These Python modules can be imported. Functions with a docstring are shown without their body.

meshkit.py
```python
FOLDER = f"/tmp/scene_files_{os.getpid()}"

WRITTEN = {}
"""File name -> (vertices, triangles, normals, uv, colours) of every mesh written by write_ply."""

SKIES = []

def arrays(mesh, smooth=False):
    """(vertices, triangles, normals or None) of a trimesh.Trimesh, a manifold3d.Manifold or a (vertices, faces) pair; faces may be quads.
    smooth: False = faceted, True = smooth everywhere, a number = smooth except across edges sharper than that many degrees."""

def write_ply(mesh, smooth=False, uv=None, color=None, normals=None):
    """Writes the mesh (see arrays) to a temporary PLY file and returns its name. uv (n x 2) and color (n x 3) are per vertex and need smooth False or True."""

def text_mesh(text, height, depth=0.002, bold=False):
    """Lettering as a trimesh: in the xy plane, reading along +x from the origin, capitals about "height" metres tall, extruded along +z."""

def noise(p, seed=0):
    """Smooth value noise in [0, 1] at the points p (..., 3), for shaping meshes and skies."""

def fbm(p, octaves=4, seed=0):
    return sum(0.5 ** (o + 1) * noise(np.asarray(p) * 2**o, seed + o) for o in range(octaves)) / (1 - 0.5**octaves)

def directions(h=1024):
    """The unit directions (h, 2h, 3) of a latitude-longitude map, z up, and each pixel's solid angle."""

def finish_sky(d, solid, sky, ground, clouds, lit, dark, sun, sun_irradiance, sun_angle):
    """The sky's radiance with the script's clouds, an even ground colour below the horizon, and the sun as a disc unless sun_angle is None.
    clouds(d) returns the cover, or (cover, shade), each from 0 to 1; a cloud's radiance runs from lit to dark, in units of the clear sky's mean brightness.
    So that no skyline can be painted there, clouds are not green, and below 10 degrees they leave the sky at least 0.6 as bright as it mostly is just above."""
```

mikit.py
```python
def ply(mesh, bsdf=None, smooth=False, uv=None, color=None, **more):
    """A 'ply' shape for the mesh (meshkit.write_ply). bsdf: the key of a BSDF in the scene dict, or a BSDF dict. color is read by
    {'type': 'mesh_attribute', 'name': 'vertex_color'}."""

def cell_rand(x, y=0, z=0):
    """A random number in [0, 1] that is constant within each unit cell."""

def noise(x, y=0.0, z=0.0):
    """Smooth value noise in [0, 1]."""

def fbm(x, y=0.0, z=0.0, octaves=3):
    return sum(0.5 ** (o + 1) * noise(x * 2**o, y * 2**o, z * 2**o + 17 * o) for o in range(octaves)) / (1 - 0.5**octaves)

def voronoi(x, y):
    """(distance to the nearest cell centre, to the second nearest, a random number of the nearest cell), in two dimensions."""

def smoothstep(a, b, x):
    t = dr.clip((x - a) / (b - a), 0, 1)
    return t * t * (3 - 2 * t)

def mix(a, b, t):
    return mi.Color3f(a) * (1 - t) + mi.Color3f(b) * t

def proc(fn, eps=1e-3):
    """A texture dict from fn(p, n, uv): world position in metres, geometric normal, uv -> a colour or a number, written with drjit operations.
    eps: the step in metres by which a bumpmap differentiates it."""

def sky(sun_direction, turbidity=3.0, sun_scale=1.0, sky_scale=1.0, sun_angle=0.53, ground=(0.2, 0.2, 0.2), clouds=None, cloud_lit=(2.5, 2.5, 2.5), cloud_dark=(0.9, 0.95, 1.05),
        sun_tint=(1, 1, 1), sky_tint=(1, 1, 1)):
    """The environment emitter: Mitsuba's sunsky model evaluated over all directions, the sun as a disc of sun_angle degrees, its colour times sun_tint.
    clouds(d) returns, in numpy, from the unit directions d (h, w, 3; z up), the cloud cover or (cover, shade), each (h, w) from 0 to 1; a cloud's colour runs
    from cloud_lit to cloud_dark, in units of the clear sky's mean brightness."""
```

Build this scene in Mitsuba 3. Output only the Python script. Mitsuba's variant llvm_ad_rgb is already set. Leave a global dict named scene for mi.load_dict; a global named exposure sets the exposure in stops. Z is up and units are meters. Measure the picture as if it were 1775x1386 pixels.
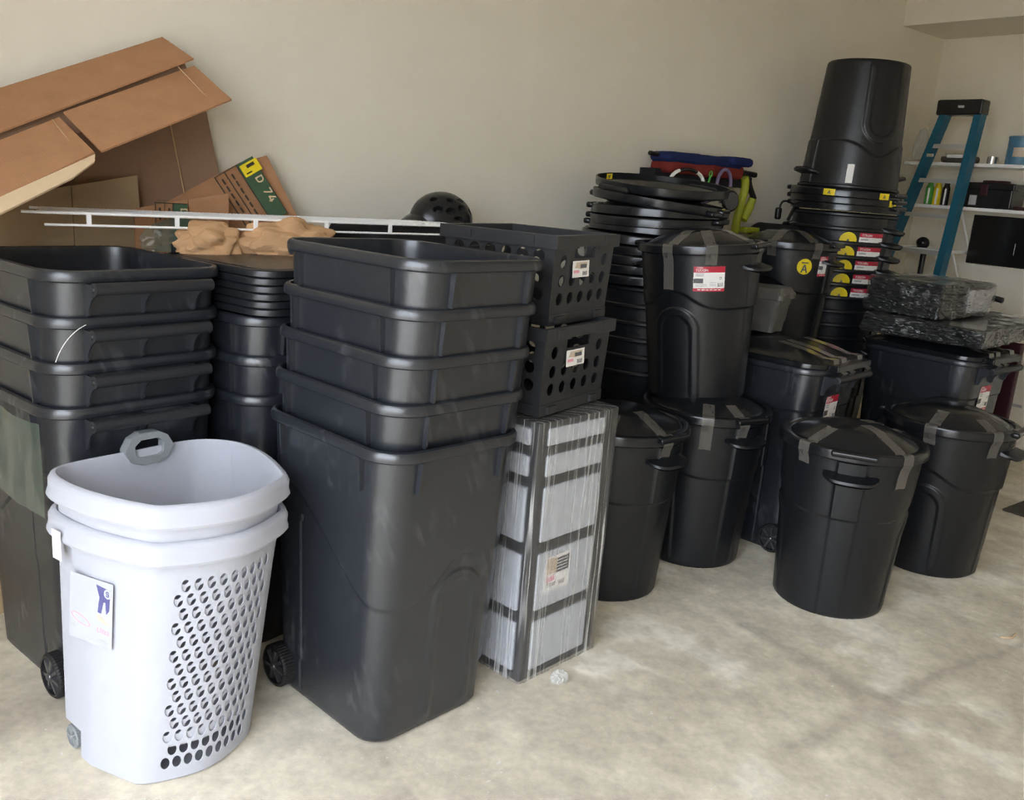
import math
import numpy as np, trimesh, manifold3d as m3
import drjit as dr, mitsuba as mi
import mikit, meshkit
from mikit import proc, noise, fbm, smoothstep, mix
from scipy.interpolate import CubicSpline
from shapely.geometry import Polygon, Point, box as sbox
from shapely import affinity
rng = np.random.default_rng(7)
scene = {'type': 'scene'}
labels = {}

# ------------------------------------------------------------------ camera, sky, exposure
F_PX, ROLL, PITCH, YAW, CAM_H = 1541.0, math.radians(4.36), math.radians(13.85), math.radians(50.5), 1.6
fh = np.array([math.cos(YAW), math.sin(YAW), 0]); lf = np.array([-math.sin(YAW), math.cos(YAW), 0]); zz = np.array([0, 0, 1.0])
fw = fh * math.cos(PITCH) - zz * math.sin(PITCH); u0 = fh * math.sin(PITCH) + zz * math.cos(PITCH); r0 = -lf
up = -r0 * math.sin(ROLL) + u0 * math.cos(ROLL)
eye = np.array([0, 0, CAM_H])
scene['camera'] = {'type': 'perspective', 'fov_axis': 'x', 'fov': math.degrees(2 * math.atan(1775 / 2 / F_PX)), 'near_clip': 0.05, 'far_clip': 200.0,
                   'to_world': mi.ScalarTransform4f().look_at(origin=eye.tolist(), target=(eye + fw).tolist(), up=up.tolist())}
SUN = (0.45, -0.40, 0.80)      # high, behind the house: it lights the driveway, none of it comes in
scene['sky'] = mikit.sky(SUN, turbidity=3.5, sun_scale=0.2, sky_scale=1.0, ground=(0.3, 0.29, 0.27),
                         clouds=lambda d: (0.55 + 0.35 * meshkit.fbm(d * 3.0, 3), 0.2 * np.ones(d.shape[:2])), cloud_lit=(2.0, 2.0, 2.0), cloud_dark=(1.3, 1.35, 1.4))
exposure = 5.42

# ------------------------------------------------------------------ materials
def mat(key, d): scene[key] = d; return key
def rgb(*c): return {'type': 'rgb', 'value': list(c)}
def pr(key, col, rough=0.4, spec=0.5, metal=0.0, **k):
    c = col if isinstance(col, dict) else rgb(*col)
    return mat(key, {'type': 'twosided', 'bsdf': {'type': 'principled', 'base_color': c, 'roughness': rough, 'specular': spec, 'metallic': metal, **k}})

def wall_fn(p, n, uv):
    t = fbm(p.x * 1.3, p.y * 1.3, p.z * 1.3, 3)
    seam = mi.Float(0.0)
    for x in (1.62, 2.84, 4.06, 5.28):
        seam += dr.exp(-dr.square((p.x - x) / 0.035)) * 0.5
    return mix((0.735, 0.685, 0.575), (0.775, 0.725, 0.615), t) * (1 + 0.03 * seam)
def floor_fn(p, n, uv):
    x, y = p.x, p.y
    big = fbm(x * 1.7, y * 1.7, 3.0, 4); med = fbm(x * 7.0, y * 5.0, 9.0, 4); fine = noise(x * 60, y * 60); fine2 = noise(x * 190, y * 190)
    c = mix((0.575, 0.52, 0.415), (0.765, 0.705, 0.565), smoothstep(0.3, 0.72, big * 0.55 + med * 0.45))
    pale = smoothstep(0.57, 0.70, fbm(x * 3.4 + 5, y * 3.4 + 2, 1.0, 4)) * smoothstep(0.42, 0.58, med)
    c = mix(c, mi.Color3f(0.85, 0.81, 0.70), 0.6 * pale)
    wob = (fbm(x * 6, y * 6, 4.0, 3) - 0.5) * 0.16; wid = 0.5 + noise(x * 9, y * 9)
    def line(ax, ay, bx, by, w):
        L = math.hypot(bx - ax, by - ay); dx, dy = (bx - ax) / L, (by - ay) / L
        s = (x - ax) * dx + (y - ay) * dy; t = (y - ay) * dx - (x - ax) * dy + wob * 0.35
        return dr.exp(-dr.square(t / (w * wid))) * smoothstep(-0.1, 0.15, s) * smoothstep(L + 0.1, L - 0.15, s)
    st = line(2.764, 1.959, 2.685, 1.209, 0.045) + line(2.69, 1.26, 2.30, 0.80, 0.05) + line(2.155, 1.243, 2.719, 1.228, 0.035) + line(2.70, 1.235, 3.75, 1.12, 0.03)
    c = mix(c, mi.Color3f(0.43, 0.385, 0.31), dr.clip(st * 1.1, 0, 1) * (0.25 + 0.6 * med))
    c = mix(c, mi.Color3f(0.48, 0.435, 0.35), 0.55 * smoothstep(0.60, 0.78, fbm(x * 2.3 + 11, y * 2.3 + 4, 2.0, 4)))
    speck = smoothstep(0.93, 0.97, noise(x * 85 + 3, y * 85 + 7)) * smoothstep(0.5, 0.7, noise(x * 5 + 20, y * 5))
    c = mix(c, mi.Color3f(0.78, 0.77, 0.73), 0.75 * speck)
    streaks = fbm(x * 17 + y * 5, y * 15 - x * 4, 6.0, 3)
    c = c * (0.83 + 0.34 * streaks)
    return c * (0.90 + 0.14 * fine + 0.08 * fine2)
def floor_bump(p, n, uv): return fbm(p.x * 40, p.y * 40, 0.0, 3)
mat('mat_wall', {'type': 'twosided', 'bsdf': {'type': 'diffuse', 'reflectance': proc(wall_fn)}})
mat('mat_floor', {'type': 'twosided', 'bsdf': {'type': 'principled', 'base_color': proc(floor_fn), 'roughness': 0.62, 'specular': 0.35}})
mat('mat_ceiling', {'type': 'twosided', 'bsdf': {'type': 'diffuse', 'reflectance': rgb(0.55, 0.54, 0.51)}})
mat('mat_drive', {'type': 'twosided', 'bsdf': {'type': 'diffuse', 'reflectance': rgb(0.42, 0.41, 0.38)}})

def bin_col(p, n, uv):
    s = smoothstep(0.52, 0.75, fbm(p.x * 9, p.y * 9, p.z * 6, 4)) * smoothstep(0.45, 0.7, noise(p.x * 60 + p.z * 25, p.y * 60, p.z * 8))
    return mix((0.0125, 0.0150, 0.0195), (0.065, 0.069, 0.076), 0.35 * s)
def bin_rough(p, n, uv): return 0.24 + 0.16 * fbm(p.x * 7, p.y * 7, p.z * 5, 3)
pr('mat_bin', proc(bin_col), proc(bin_rough), 0.9)
pr('mat_can', (0.0070, 0.0082, 0.0105), 0.35, 0.5)
pr('mat_lid', (0.010, 0.0112, 0.0135), 0.33, 0.5)
pr('mat_lid_gloss', (0.0080, 0.0090, 0.0110), 0.20, 0.5)
pr('mat_wheel', (0.014, 0.014, 0.015), 0.5, 0.4)
pr('mat_hub', (0.10, 0.10, 0.105), 0.12, 0.7, 0.6)
pr('mat_tube', (0.020, 0.021, 0.023), 0.45, 0.4)
pr('mat_white', (0.43, 0.44, 0.475), 0.35, 0.5)
mat('mat_hamper', {'type': 'principledthin', 'base_color': rgb(0.63, 0.64, 0.69), 'roughness': 0.35, 'spec_trans': 0.0, 'diff_trans': 0.7, 'eta': 1.45})
pr('mat_grey_grip', (0.22, 0.235, 0.24), 0.4, 0.5)
pr('mat_crate', (0.022, 0.023, 0.025), 0.36, 0.5)
pr('mat_cart_frame', (0.035, 0.035, 0.036), 0.35, 0.5)
pr('mat_drawer', (0.50, 0.52, 0.56), 0.35, 0.5)
pr('mat_sticker_white', (0.80, 0.78, 0.76), 0.35, 0.4)
pr('mat_sticker_red', (0.45, 0.02, 0.045), 0.35, 0.4)
pr('mat_sticker_dark', (0.10, 0.10, 0.11), 0.4, 0.4)
pr('mat_sticker_grey', (0.42, 0.41, 0.42), 0.4, 0.4)
pr('mat_sticker_yellow', (0.85, 0.66, 0.02), 0.35, 0.4)
pr('mat_sticker_pink', (0.75, 0.35, 0.42), 0.4, 0.4)
pr('mat_sticker_blue', (0.10, 0.10, 0.24), 0.4, 0.4)
pr('mat_sticker_tan', (0.55, 0.45, 0.35), 0.4, 0.4)
pr('mat_steel_wire', (0.86, 0.86, 0.84), 0.35, 0.5)
pr('mat_black_fabric', (0.02, 0.02, 0.022), 0.8, 0.2)
pr('mat_helmet', (0.011, 0.011, 0.012), 0.28, 0.5)
pr('mat_blue_fabric', (0.014, 0.022, 0.085), 0.8, 0.2)
pr('mat_red_fabric', (0.17, 0.025, 0.02), 0.8, 0.2)
pr('mat_lime', (0.36, 0.39, 0.03), 0.45, 0.4)
pr('mat_green', (0.08, 0.38, 0.06), 0.45, 0.4)
pr('mat_purple', (0.17, 0.13, 0.22), 0.45, 0.4)
pr('mat_teal', (0.010, 0.10, 0.16), 0.45, 0.4)
pr('mat_alu', (0.55, 0.55, 0.54), 0.4, 0.5, 0.6)
pr('mat_chrome', (0.8, 0.8, 0.8), 0.15, 0.5, 1.0)
pr('mat_tv', (0.008, 0.008, 0.009), 0.2, 0.5)
pr('mat_darkred', (0.035, 0.006, 0.010), 0.5, 0.4)
pr('mat_blue_paint', (0.08, 0.20, 0.30), 0.4, 0.4)
pr('mat_mirror_glass', (0.06, 0.062, 0.065), 0.15, 0.5)
pr('mat_bagged', (0.10, 0.098, 0.09), 0.3, 0.5)
pr('mat_rubber', (0.085, 0.077, 0.065), 0.85, 0.2)

def card_fn(p, n, uv):
    f = fbm(p.x * 14, p.y * 14, p.z * 14, 3); g = noise(p.x * 240, p.y * 240, p.z * 240)
    s = 0.5 + 0.5 * dr.sin((p.x * 0.83 + p.z * 0.25) * 900)
    return mix((0.38, 0.195, 0.098), (0.45, 0.237, 0.122), f) * (0.93 + 0.05 * s + 0.06 * g)
mat('mat_card', {'type': 'twosided', 'bsdf': {'type': 'principled', 'base_color': proc(card_fn), 'roughness': 0.75, 'specular': 0.2}})
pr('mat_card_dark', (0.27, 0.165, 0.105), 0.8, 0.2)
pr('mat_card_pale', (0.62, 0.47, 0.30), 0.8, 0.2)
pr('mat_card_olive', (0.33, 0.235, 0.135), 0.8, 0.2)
pr('mat_card_crease', (0.50, 0.33, 0.20), 0.8, 0.2)
pr('mat_kraft', (0.50, 0.30, 0.155), 0.75, 0.2)
pr('mat_print_green', (0.055, 0.105, 0.055), 0.6, 0.3)
pr('mat_print_black', (0.05, 0.04, 0.03), 0.7, 0.2)

def film(key, tint, w, rough=0.35):
    mat(key, {'type': 'blendbsdf', 'weight': w, 'bsdf_0': {'type': 'thindielectric', 'int_ior': 1.5},
              'bsdf_1': {'type': 'twosided', 'bsdf': {'type': 'principled', 'base_color': rgb(*tint), 'roughness': rough, 'specular': 0.6}}})
film('mat_tape', (0.30, 0.28, 0.25), 0.20, 0.25)
film('mat_film_green', (0.24, 0.36, 0.28), 0.13, 0.2)
def streak(p, n, uv):
    a = noise(p.x * 95 + p.y * 95, p.z * 3.0); b = noise(p.x * 260 + p.y * 260, p.z * 5.0 + 9)
    return 0.04 + 0.5 * smoothstep(0.55, 0.88, a * 0.55 + b * 0.45)
film('mat_film', (0.80, 0.80, 0.78), proc(streak), 0.25)
film('mat_film_dark', (0.40, 0.42, 0.40), 0.03, 0.2)
def bundle_fn(p, n, uv):
    t = noise(p.x * 38 + 3 * noise(p.y * 9, p.z * 9), p.y * 38, p.z * 16); u = noise(p.x * 4 + 8, p.y * 4, p.z * 7)
    return mix((0.008, 0.009, 0.010), (0.15, 0.155, 0.145), smoothstep(0.62, 0.95, t) * smoothstep(0.35, 0.7, u))  # grey streaks paint silvery highlights into the dark core colour
pr('mat_bundle', proc(bundle_fn), 0.25, 0.5)
film('mat_film_clear', (0.75, 0.76, 0.72), 0.35, 0.25)

# ------------------------------------------------------------------ helpers
def RT(x=0, y=0, z=0, yaw=0, s=1.0, rx=0, ry=0):
    A = trimesh.transformations
    return A.translation_matrix([x, y, z]) @ A.rotation_matrix(yaw, [0, 0, 1]) @ A.rotation_matrix(rx, [1, 0, 0]) @ A.rotation_matrix(ry, [0, 1, 0]) @ np.diag([s, s, s, 1.0])
def ply(mesh, m, smooth=35, **k): return mikit.ply(mesh, m, smooth=smooth, **k)
def put(key, shape, M=None):
    d = dict(shape)
    if M is not None: d['to_world'] = mi.ScalarTransform4f(M.tolist() if hasattr(M, 'tolist') else M)
    assert key not in scene, key
    scene[key] = d
used = {}
def numbered(name):
    k = used.get(name, 0); used[name] = k + 1
    return name if k == 0 else f'{name}_{k:03d}'
def tag(key, label, cat, group=None):
    labels[key] = {'label': label, 'category': cat}
    if group: labels[key]['group'] = group
def place(name, parts, M, label, cat, group=None):
    key = numbered(name); cnt = {}
    for suffix, shape in parts:
        lab = None
        if isinstance(suffix, tuple): suffix, lab = suffix
        segs = suffix.split('__'); segs[-1] = segs[-1]
        c = cnt.get(suffix, 0); cnt[suffix] = c + 1
        s = suffix if c == 0 else f'{suffix}_{c:03d}'
        put(f'{key}__{s}', shape, M)
        if lab: labels[f'{key}__{s}'] = {'label': lab}
    tag(key, label, cat, group)
    return key
def single(name, mesh, m, label, cat, group=None, smooth=35, M=None):
    key = numbered(name); put(key, ply(mesh, m, smooth), M); tag(key, label, cat, group); return key
def struct(key, mesh, m, smooth=False):
    put(key, ply(mesh, m, smooth)); labels[key] = {'kind': 'structure'}
cat_ = trimesh.util.concatenate
def bx(x0, x1, y0, y1, z0, z1):
    b = trimesh.creation.box([x1 - x0, y1 - y0, z1 - z0]); b.apply_translation([(x0 + x1) / 2, (y0 + y1) / 2, (z0 + z1) / 2]); return b
def rbox(x0, x1, y0, y1, z0, z1, r):
    n = 12; pts = []
    s = m3.Manifold.sphere(r, n)
    parts = [s.translate([a, b, c]) for a in (x0 + r, x1 - r) for b in (y0 + r, y1 - r) for c in (z0 + r, z1 - r)]
    return mf(m3.Manifold.batch_hull(parts))
def mf(m):
    k = m.to_mesh(); return trimesh.Trimesh(np.array(k.vert_properties[:, :3]), np.array(k.tri_verts), process=False)
def tm(t): return m3.Manifold(m3.Mesh(np.asarray(t.vertices, np.float32), np.asarray(t.faces, np.uint32)))
def loft(rings, cap0=False, cap1=False, closed=True):
    n = len(rings[0]); v = np.vstack(rings); f = []
    i = np.arange(n if closed else n - 1); j = (i + 1) % n
    for k in range(len(rings) - 1):
        a, b = k * n, (k + 1) * n
        f.append(np.stack([a + i, a + j, b + j], 1)); f.append(np.stack([a + i, b + j, b + i], 1))
    extra = []; base = len(v)
    if cap0: extra.append(rings[0].mean(0)); f.append(np.stack([j, i, np.full(len(i), base)], 1)); base += 1
    if cap1:
        extra.append(rings[-1].mean(0)); o = (len(rings) - 1) * n; f.append(np.stack([o + i, o + j, np.full(len(i), base)], 1))
    if extra: v = np.vstack([v, extra])
    return trimesh.Trimesh(v, np.vstack(f), process=False)
def tube(path, r, n=10, caps=True, closed=False):
    P = np.asarray(path, float); k = len(P)
    T = np.gradient(P, axis=0) if not closed else np.roll(P, -1, 0) - np.roll(P, 1, 0)
    T /= np.linalg.norm(T, axis=1, keepdims=True)
    ref = np.array([0.31, 0.17, 0.93]); 
    if abs(T[0] @ ref) > 0.9: ref = np.array([0.9, 0.3, 0.1])
    N = np.cross(T[0], ref); N /= np.linalg.norm(N); rings = []
    rr = np.broadcast_to(r, (k,)); a = np.linspace(0, 2 * np.pi, n, endpoint=False)
    for q in range(k):
        N = N - T[q] * (N @ T[q]); N /= np.linalg.norm(N); B = np.cross(T[q], N)
        rings.append(P[q] + rr[q] * (np.cos(a)[:, None] * N + np.sin(a)[:, None] * B))
    if closed: rings.append(rings[0]); return loft(rings)
    return loft(rings, caps, caps)
def spline(pts, n=24):
    P = np.asarray(pts, float); t = np.r_[0, np.cumsum(np.linalg.norm(np.diff(P, axis=0), axis=1))]
    return CubicSpline(t, P)(np.linspace(0, t[-1], n))
def rev(prof, n=96):
    P = np.asarray(prof, float); a = np.linspace(0, 2 * np.pi, n, endpoint=False)
    return loft([np.stack([r * np.cos(a), r * np.sin(a), np.full(n, z)], 1) for r, z in P])
def extr(poly, d): return trimesh.creation.extrude_polygon(poly, d, engine='earcut')
def basis_map(mesh, o, a, b, c):
    m = mesh.copy(); v = m.vertices; m.vertices = np.asarray(o) + v[:, :1] * np.asarray(a) + v[:, 1:2] * np.asarray(b) + v[:, 2:3] * np.asarray(c); return m
def panel(pts, th=0.006):
    """A flat sheet with corners pts (roughly planar, 3D), th thick, extruded along its mean normal."""
    P = np.asarray(pts, float); c = P.mean(0); _, _, vt = np.linalg.svd(P - c); a, b, n = vt
    if np.cross(a, b) @ n < 0: n = -n
    q = np.stack([(P - c) @ a, (P - c) @ b], 1); m = extr(Polygon(q), th); w = (P - c) @ n
    m.apply_translation([0, 0, -th / 2]); return basis_map(m, c, a, b, n)

# flat printed pieces: grids and lettering that can be bent onto a surface
def quad(u0, u1, v0, v1, off, n=8, th=0.0004):
    u = np.linspace(u0, u1, n + 1); r = []
    for (v, o) in ((v0, off - th), (v0, off), (v1, off), (v1, off - th)): r.append(np.stack([u, np.full(n + 1, v), np.full(n + 1, o)], 1))
    m = loft([np.array([r[k][i] for k in range(4)]) for i in range(n + 1)], True, True); m.invert() if m.volume < 0 else None; return m
def disc(u, v, r, off, n=40, th=0.0004):
    m = trimesh.creation.cylinder(r, th, sections=n); m.apply_translation([u, v, off - th / 2]); return m
def text(t, h, u, v, off, bold=True, rot=0, center=True):
    m = meshkit.text_mesh(t, h, 0.0003, bold)
    if center: m.apply_translation([-(m.bounds[0][0] + m.bounds[1][0]) / 2, 0, 0])
    if rot: m.apply_transform(trimesh.transformations.rotation_matrix(rot, [0, 0, 1]))
    m.apply_translation([u, v, off - 0.0002]); return m
def red_label(w, h, name='label', short=False):
    """parts of a red and white product label, flat, centred on the origin: (suffix, mesh, material)"""
    P = [(name, quad(-w/2, w/2, -h/2, h/2, 0.0006), 'mat_sticker_white'),
         (name + '__red_band', quad(-w/2, w/2, h*0.26, h/2, 0.0011), 'mat_sticker_red'),
         (name + '__red_strip', quad(-w/2, w/2, -h/2, -h*0.37, 0.0011), 'mat_sticker_red'),
         (name + '__lettering', cat_([text('HYPER', h*0.055, -w*0.30, h*0.425, 0.0016), text('TOUGH', h*0.10, -w*0.25, h*0.30, 0.0016)]), 'mat_sticker_white')]
    g = [quad(-w*0.44, -w*0.17, h*(0.185 - 0.075*k), h*(0.225 - 0.075*k), 0.0011, 3) for k in range(2)]
    g += [quad(w*0.02, w*0.22, h*(-0.15 - 0.06*k), h*(-0.13 - 0.06*k), 0.0011, 3) for k in range(3)] + [quad(-w*0.44, -w*0.06, h*(-0.24 - 0.06*k), h*(-0.22 - 0.06*k), 0.0011, 3) for k in range(2)]
    P.append((name + '__small_print', cat_(g), 'mat_sticker_grey'))
    d = [quad(-w/2 + 0.001, -w*0.19, -h*0.17, h*0.02, 0.0011, 3)] + [quad(w*(0.26 + 0.021*k), w*(0.26 + 0.021*k + (0.012 if k % 3 else 0.006)), -h*0.31, -h*0.16, 0.0011, 1) for k in range(9)]
    d.append(basis_map(trimesh.creation.annulus(h*0.035, h*0.055, 0.0004, sections=12), [w*0.36, h*0.03, 0.0009], [1, 0, 0], [0, 1, 0], [0, 0, 1]))
    P.append((name + '__barcode', cat_(d), 'mat_sticker_dark'))
    P.append((name + '__footer_print', cat_([quad(w*(-0.36 + 0.13*k), w*(-0.26 + 0.13*k), -h*0.45, -h*0.41, 0.0016, 2) for k in range(6)]), 'mat_sticker_white'))
    return P
def bend(mesh, R_of_z, th0, z0, sgn=1):
    """wrap a flat piece (u, v, off) on the outside of a round can: angle th0 + u/R"""
    m = mesh.copy(); v = m.vertices; z = z0 + v[:, 1]; R = R_of_z(z) ; a = th0 + v[:, 0] / R; R = R + v[:, 2]
    m.vertices = np.stack([R * np.cos(a), R * np.sin(a), z], 1); return m

# ------------------------------------------------------------------ the room
WY, BX, CZ, DX = 3.5, 6.69, 3.2, -0.7        # long wall, back wall, ceiling, plane of the open garage door
struct('floor', bx(DX - 0.15, BX + 0.15, -3.2, WY + 0.15, -0.1, 0), 'mat_floor')
struct('wall_left', bx(DX, BX, WY, WY + 0.15, 0, CZ), 'mat_wall')
struct('wall_back', bx(BX, BX + 0.15, -3.2, WY + 0.15, 0, CZ), 'mat_wall')
struct('wall_right', bx(DX, BX, -3.35, -3.2, 0, CZ), 'mat_wall')
struct('ceiling', bx(DX - 0.15, BX + 0.15, -3.35, WY + 0.15, CZ, CZ + 0.1), 'mat_ceiling')
struct('trim_1', bx(6.097, BX, -3.2, WY, 2.82, CZ), 'mat_wall')
struct('wall_front', cat_([bx(DX - 0.15, DX, -3.35, -1.6, 0, CZ), bx(DX - 0.15, DX, 1.9, WY + 0.15, 0, CZ), bx(DX - 0.15, DX, -1.6, 1.9, 2.9, CZ)]), 'mat_wall')  # unseen front wall; opening edges shaped to shade the near left side
struct('driveway', bx(-18, DX - 0.15, -16, 16, -0.12, -0.02), 'mat_drive')

# ------------------------------------------------------------------ rectangular wheeled bins
BH = 0.89
def rr_pts(hx, hy, r, na=10, ns=30):
    P = []; corners = ((1, 1, 0), (-1, 1, 90), (-1, -1, 180), (1, -1, 270))
    for k, (sx, sy, a0) in enumerate(corners):
        a = np.radians(a0 + np.linspace(0, 90, na)); arc = np.stack([sx * (hx - r) + r * np.cos(a), sy * (hy - r) + r * np.sin(a)], 1)
        nsx, nsy, na0 = corners[(k + 1) % 4]; a1 = math.radians(na0)
        nxt = np.array([nsx * (hx - r) + r * math.cos(a1), nsy * (hy - r) + r * math.sin(a1)])
        t = np.linspace(0, 1, ns + 2)[1:-1][:, None]
        P += [arc, arc[-1] * (1 - t) + nxt * t]
    return np.vstack(P)
def rr_nrm(P):
    t = np.roll(P, -1, 0) - np.roll(P, 1, 0); n = np.stack([t[:, 1], -t[:, 0]], 1); return n / np.linalg.norm(n, axis=1, keepdims=True)
def sstep(a, b, x): t = np.clip((x - a) / (b - a), 0, 1); return t * t * (3 - 2 * t)
def bin_dims(z): t = z / BH; return 0.226 + 0.024 * t, 0.256 + 0.044 * t, 0.075 + 0.015 * t
def bin_mesh(detail=True, th=0.0035):
    na, ns = (10, 44) if detail else (10, 6); rings = []
    zs = np.unique(np.r_[np.linspace(0.012, 0.25, 24), np.linspace(0.25, 0.72, 120), np.linspace(0.72, 0.855, 8)]) if detail else np.linspace(0.012, 0.855, 14)
    h = bin_dims(0); rings.append(np.c_[rr_pts(h[0] - 0.012, h[1] - 0.012, h[2], na, ns), np.full(4 * (na + ns), 0.0)])
    for z in zs:
        hx, hy, r = bin_dims(z); P = rr_pts(hx, hy, r, na, ns); N = rr_nrm(P); d = np.zeros(len(P))
        if detail:
            x, y = P[:, 0], P[:, 1]
            front = y < -hy + r; ux = x / hx
            wf = 0.425 + 0.125 * np.exp(-((ux - 0.25) / 0.42) ** 2)
            uy = (y + hy) / (2 * hy); ws = 0.425 + 0.26 * sstep(0.02, 0.85, uy)
            w = np.where(np.abs(N[:, 0]) > np.abs(N[:, 1]), ws, np.where(y < 0, wf, 0.685))
            low = 1 - sstep(-0.005, 0.005, z - w); d -= 0.006 * low
            # arch panel on the front
            on = (y < 0) & (np.abs(N[:, 1]) > 0.97)
            ax, zt = 0.05, 0.40
            for k, (hw, dep) in enumerate(((0.095, 0.006), (0.062, -0.006))):
                q = np.where(z < zt, np.abs(x - ax), np.hypot(x - ax, z - zt)); d += np.where(on, dep * (1 - sstep(hw - 0.005, hw + 0.003, q)), 0) * sstep(0.02, 0.04, z) 
            # side step near the rear with a groove
            side = np.abs(N[:, 0]) > 0.97
            d -= np.where(side & (np.abs(y - 0.105) < 0.006) & (z < 0.60), 0.006, 0)
        rings.append(np.c_[P + N * d[:, None], np.full(len(P), z)])
    hx, hy, r = bin_dims(BH)
    def ring(e, z): return np.c_[rr_pts(hx + e, hy + e, r + e, na, ns), np.full(4 * (na + ns), z)]
    for e, z in ((0.004, 0.857), (0.012, 0.8575), (0.0155, 0.861), (0.0165, 0.868), (0.0155, 0.880), (0.011, 0.887), (0.004, 0.890), (-0.002, 0.888), (-th, 0.882)): rings.append(ring(e, z))
    for z in np.linspace(0.86, 0.02, 8):
        a, b, c = bin_dims(z); rings.append(np.c_[rr_pts(a - th - (0.007 if detail else 0), b - th - (0.007 if detail else 0), c - th, na, ns), np.full(4 * (na + ns), z)])
    return loft(rings, True, True)
BIN_FULL, BIN_LITE = ply(bin_mesh(True), 'mat_bin', 30), ply(bin_mesh(False), 'mat_bin', 30)
def bin_fin(px, py, nx, ny, drop):
    """upright stiffening rib standing off the wall under the rim"""
    hx, hy, r = bin_dims(BH - 0.03); hx2, hy2, _ = bin_dims(BH - drop)
    t = np.array([-ny, nx, 0]) * 0.003; out = np.array([nx, ny, 0.0]); pts = []
    def wall(z):
        a, b, _ = bin_dims(z); return np.array([px if nx == 0 else nx * a, py if ny == 0 else ny * b, z])
    for z, e in ((0.858, 0.018), (BH - drop, 0.014)): pts += [wall(z) - out * 0.003, wall(z) + out * e]
    a, b, c, d = pts; q = [a, b, d, c]
    return loft([np.array(q) - t, np.array(q) + t], True, True)
FIN_SPOTS = [(0.150, 0, 0, -1), (-0.150, 0, 0, -1), (0, -0.19, 1, 0), (0, -0.19, -1, 0), (0, 0.19, 1, 0), (0, 0.19, -1, 0)]
FINS = [ply(bin_fin(*s, 0.124), 'mat_bin', False) for s in FIN_SPOTS]
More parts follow.
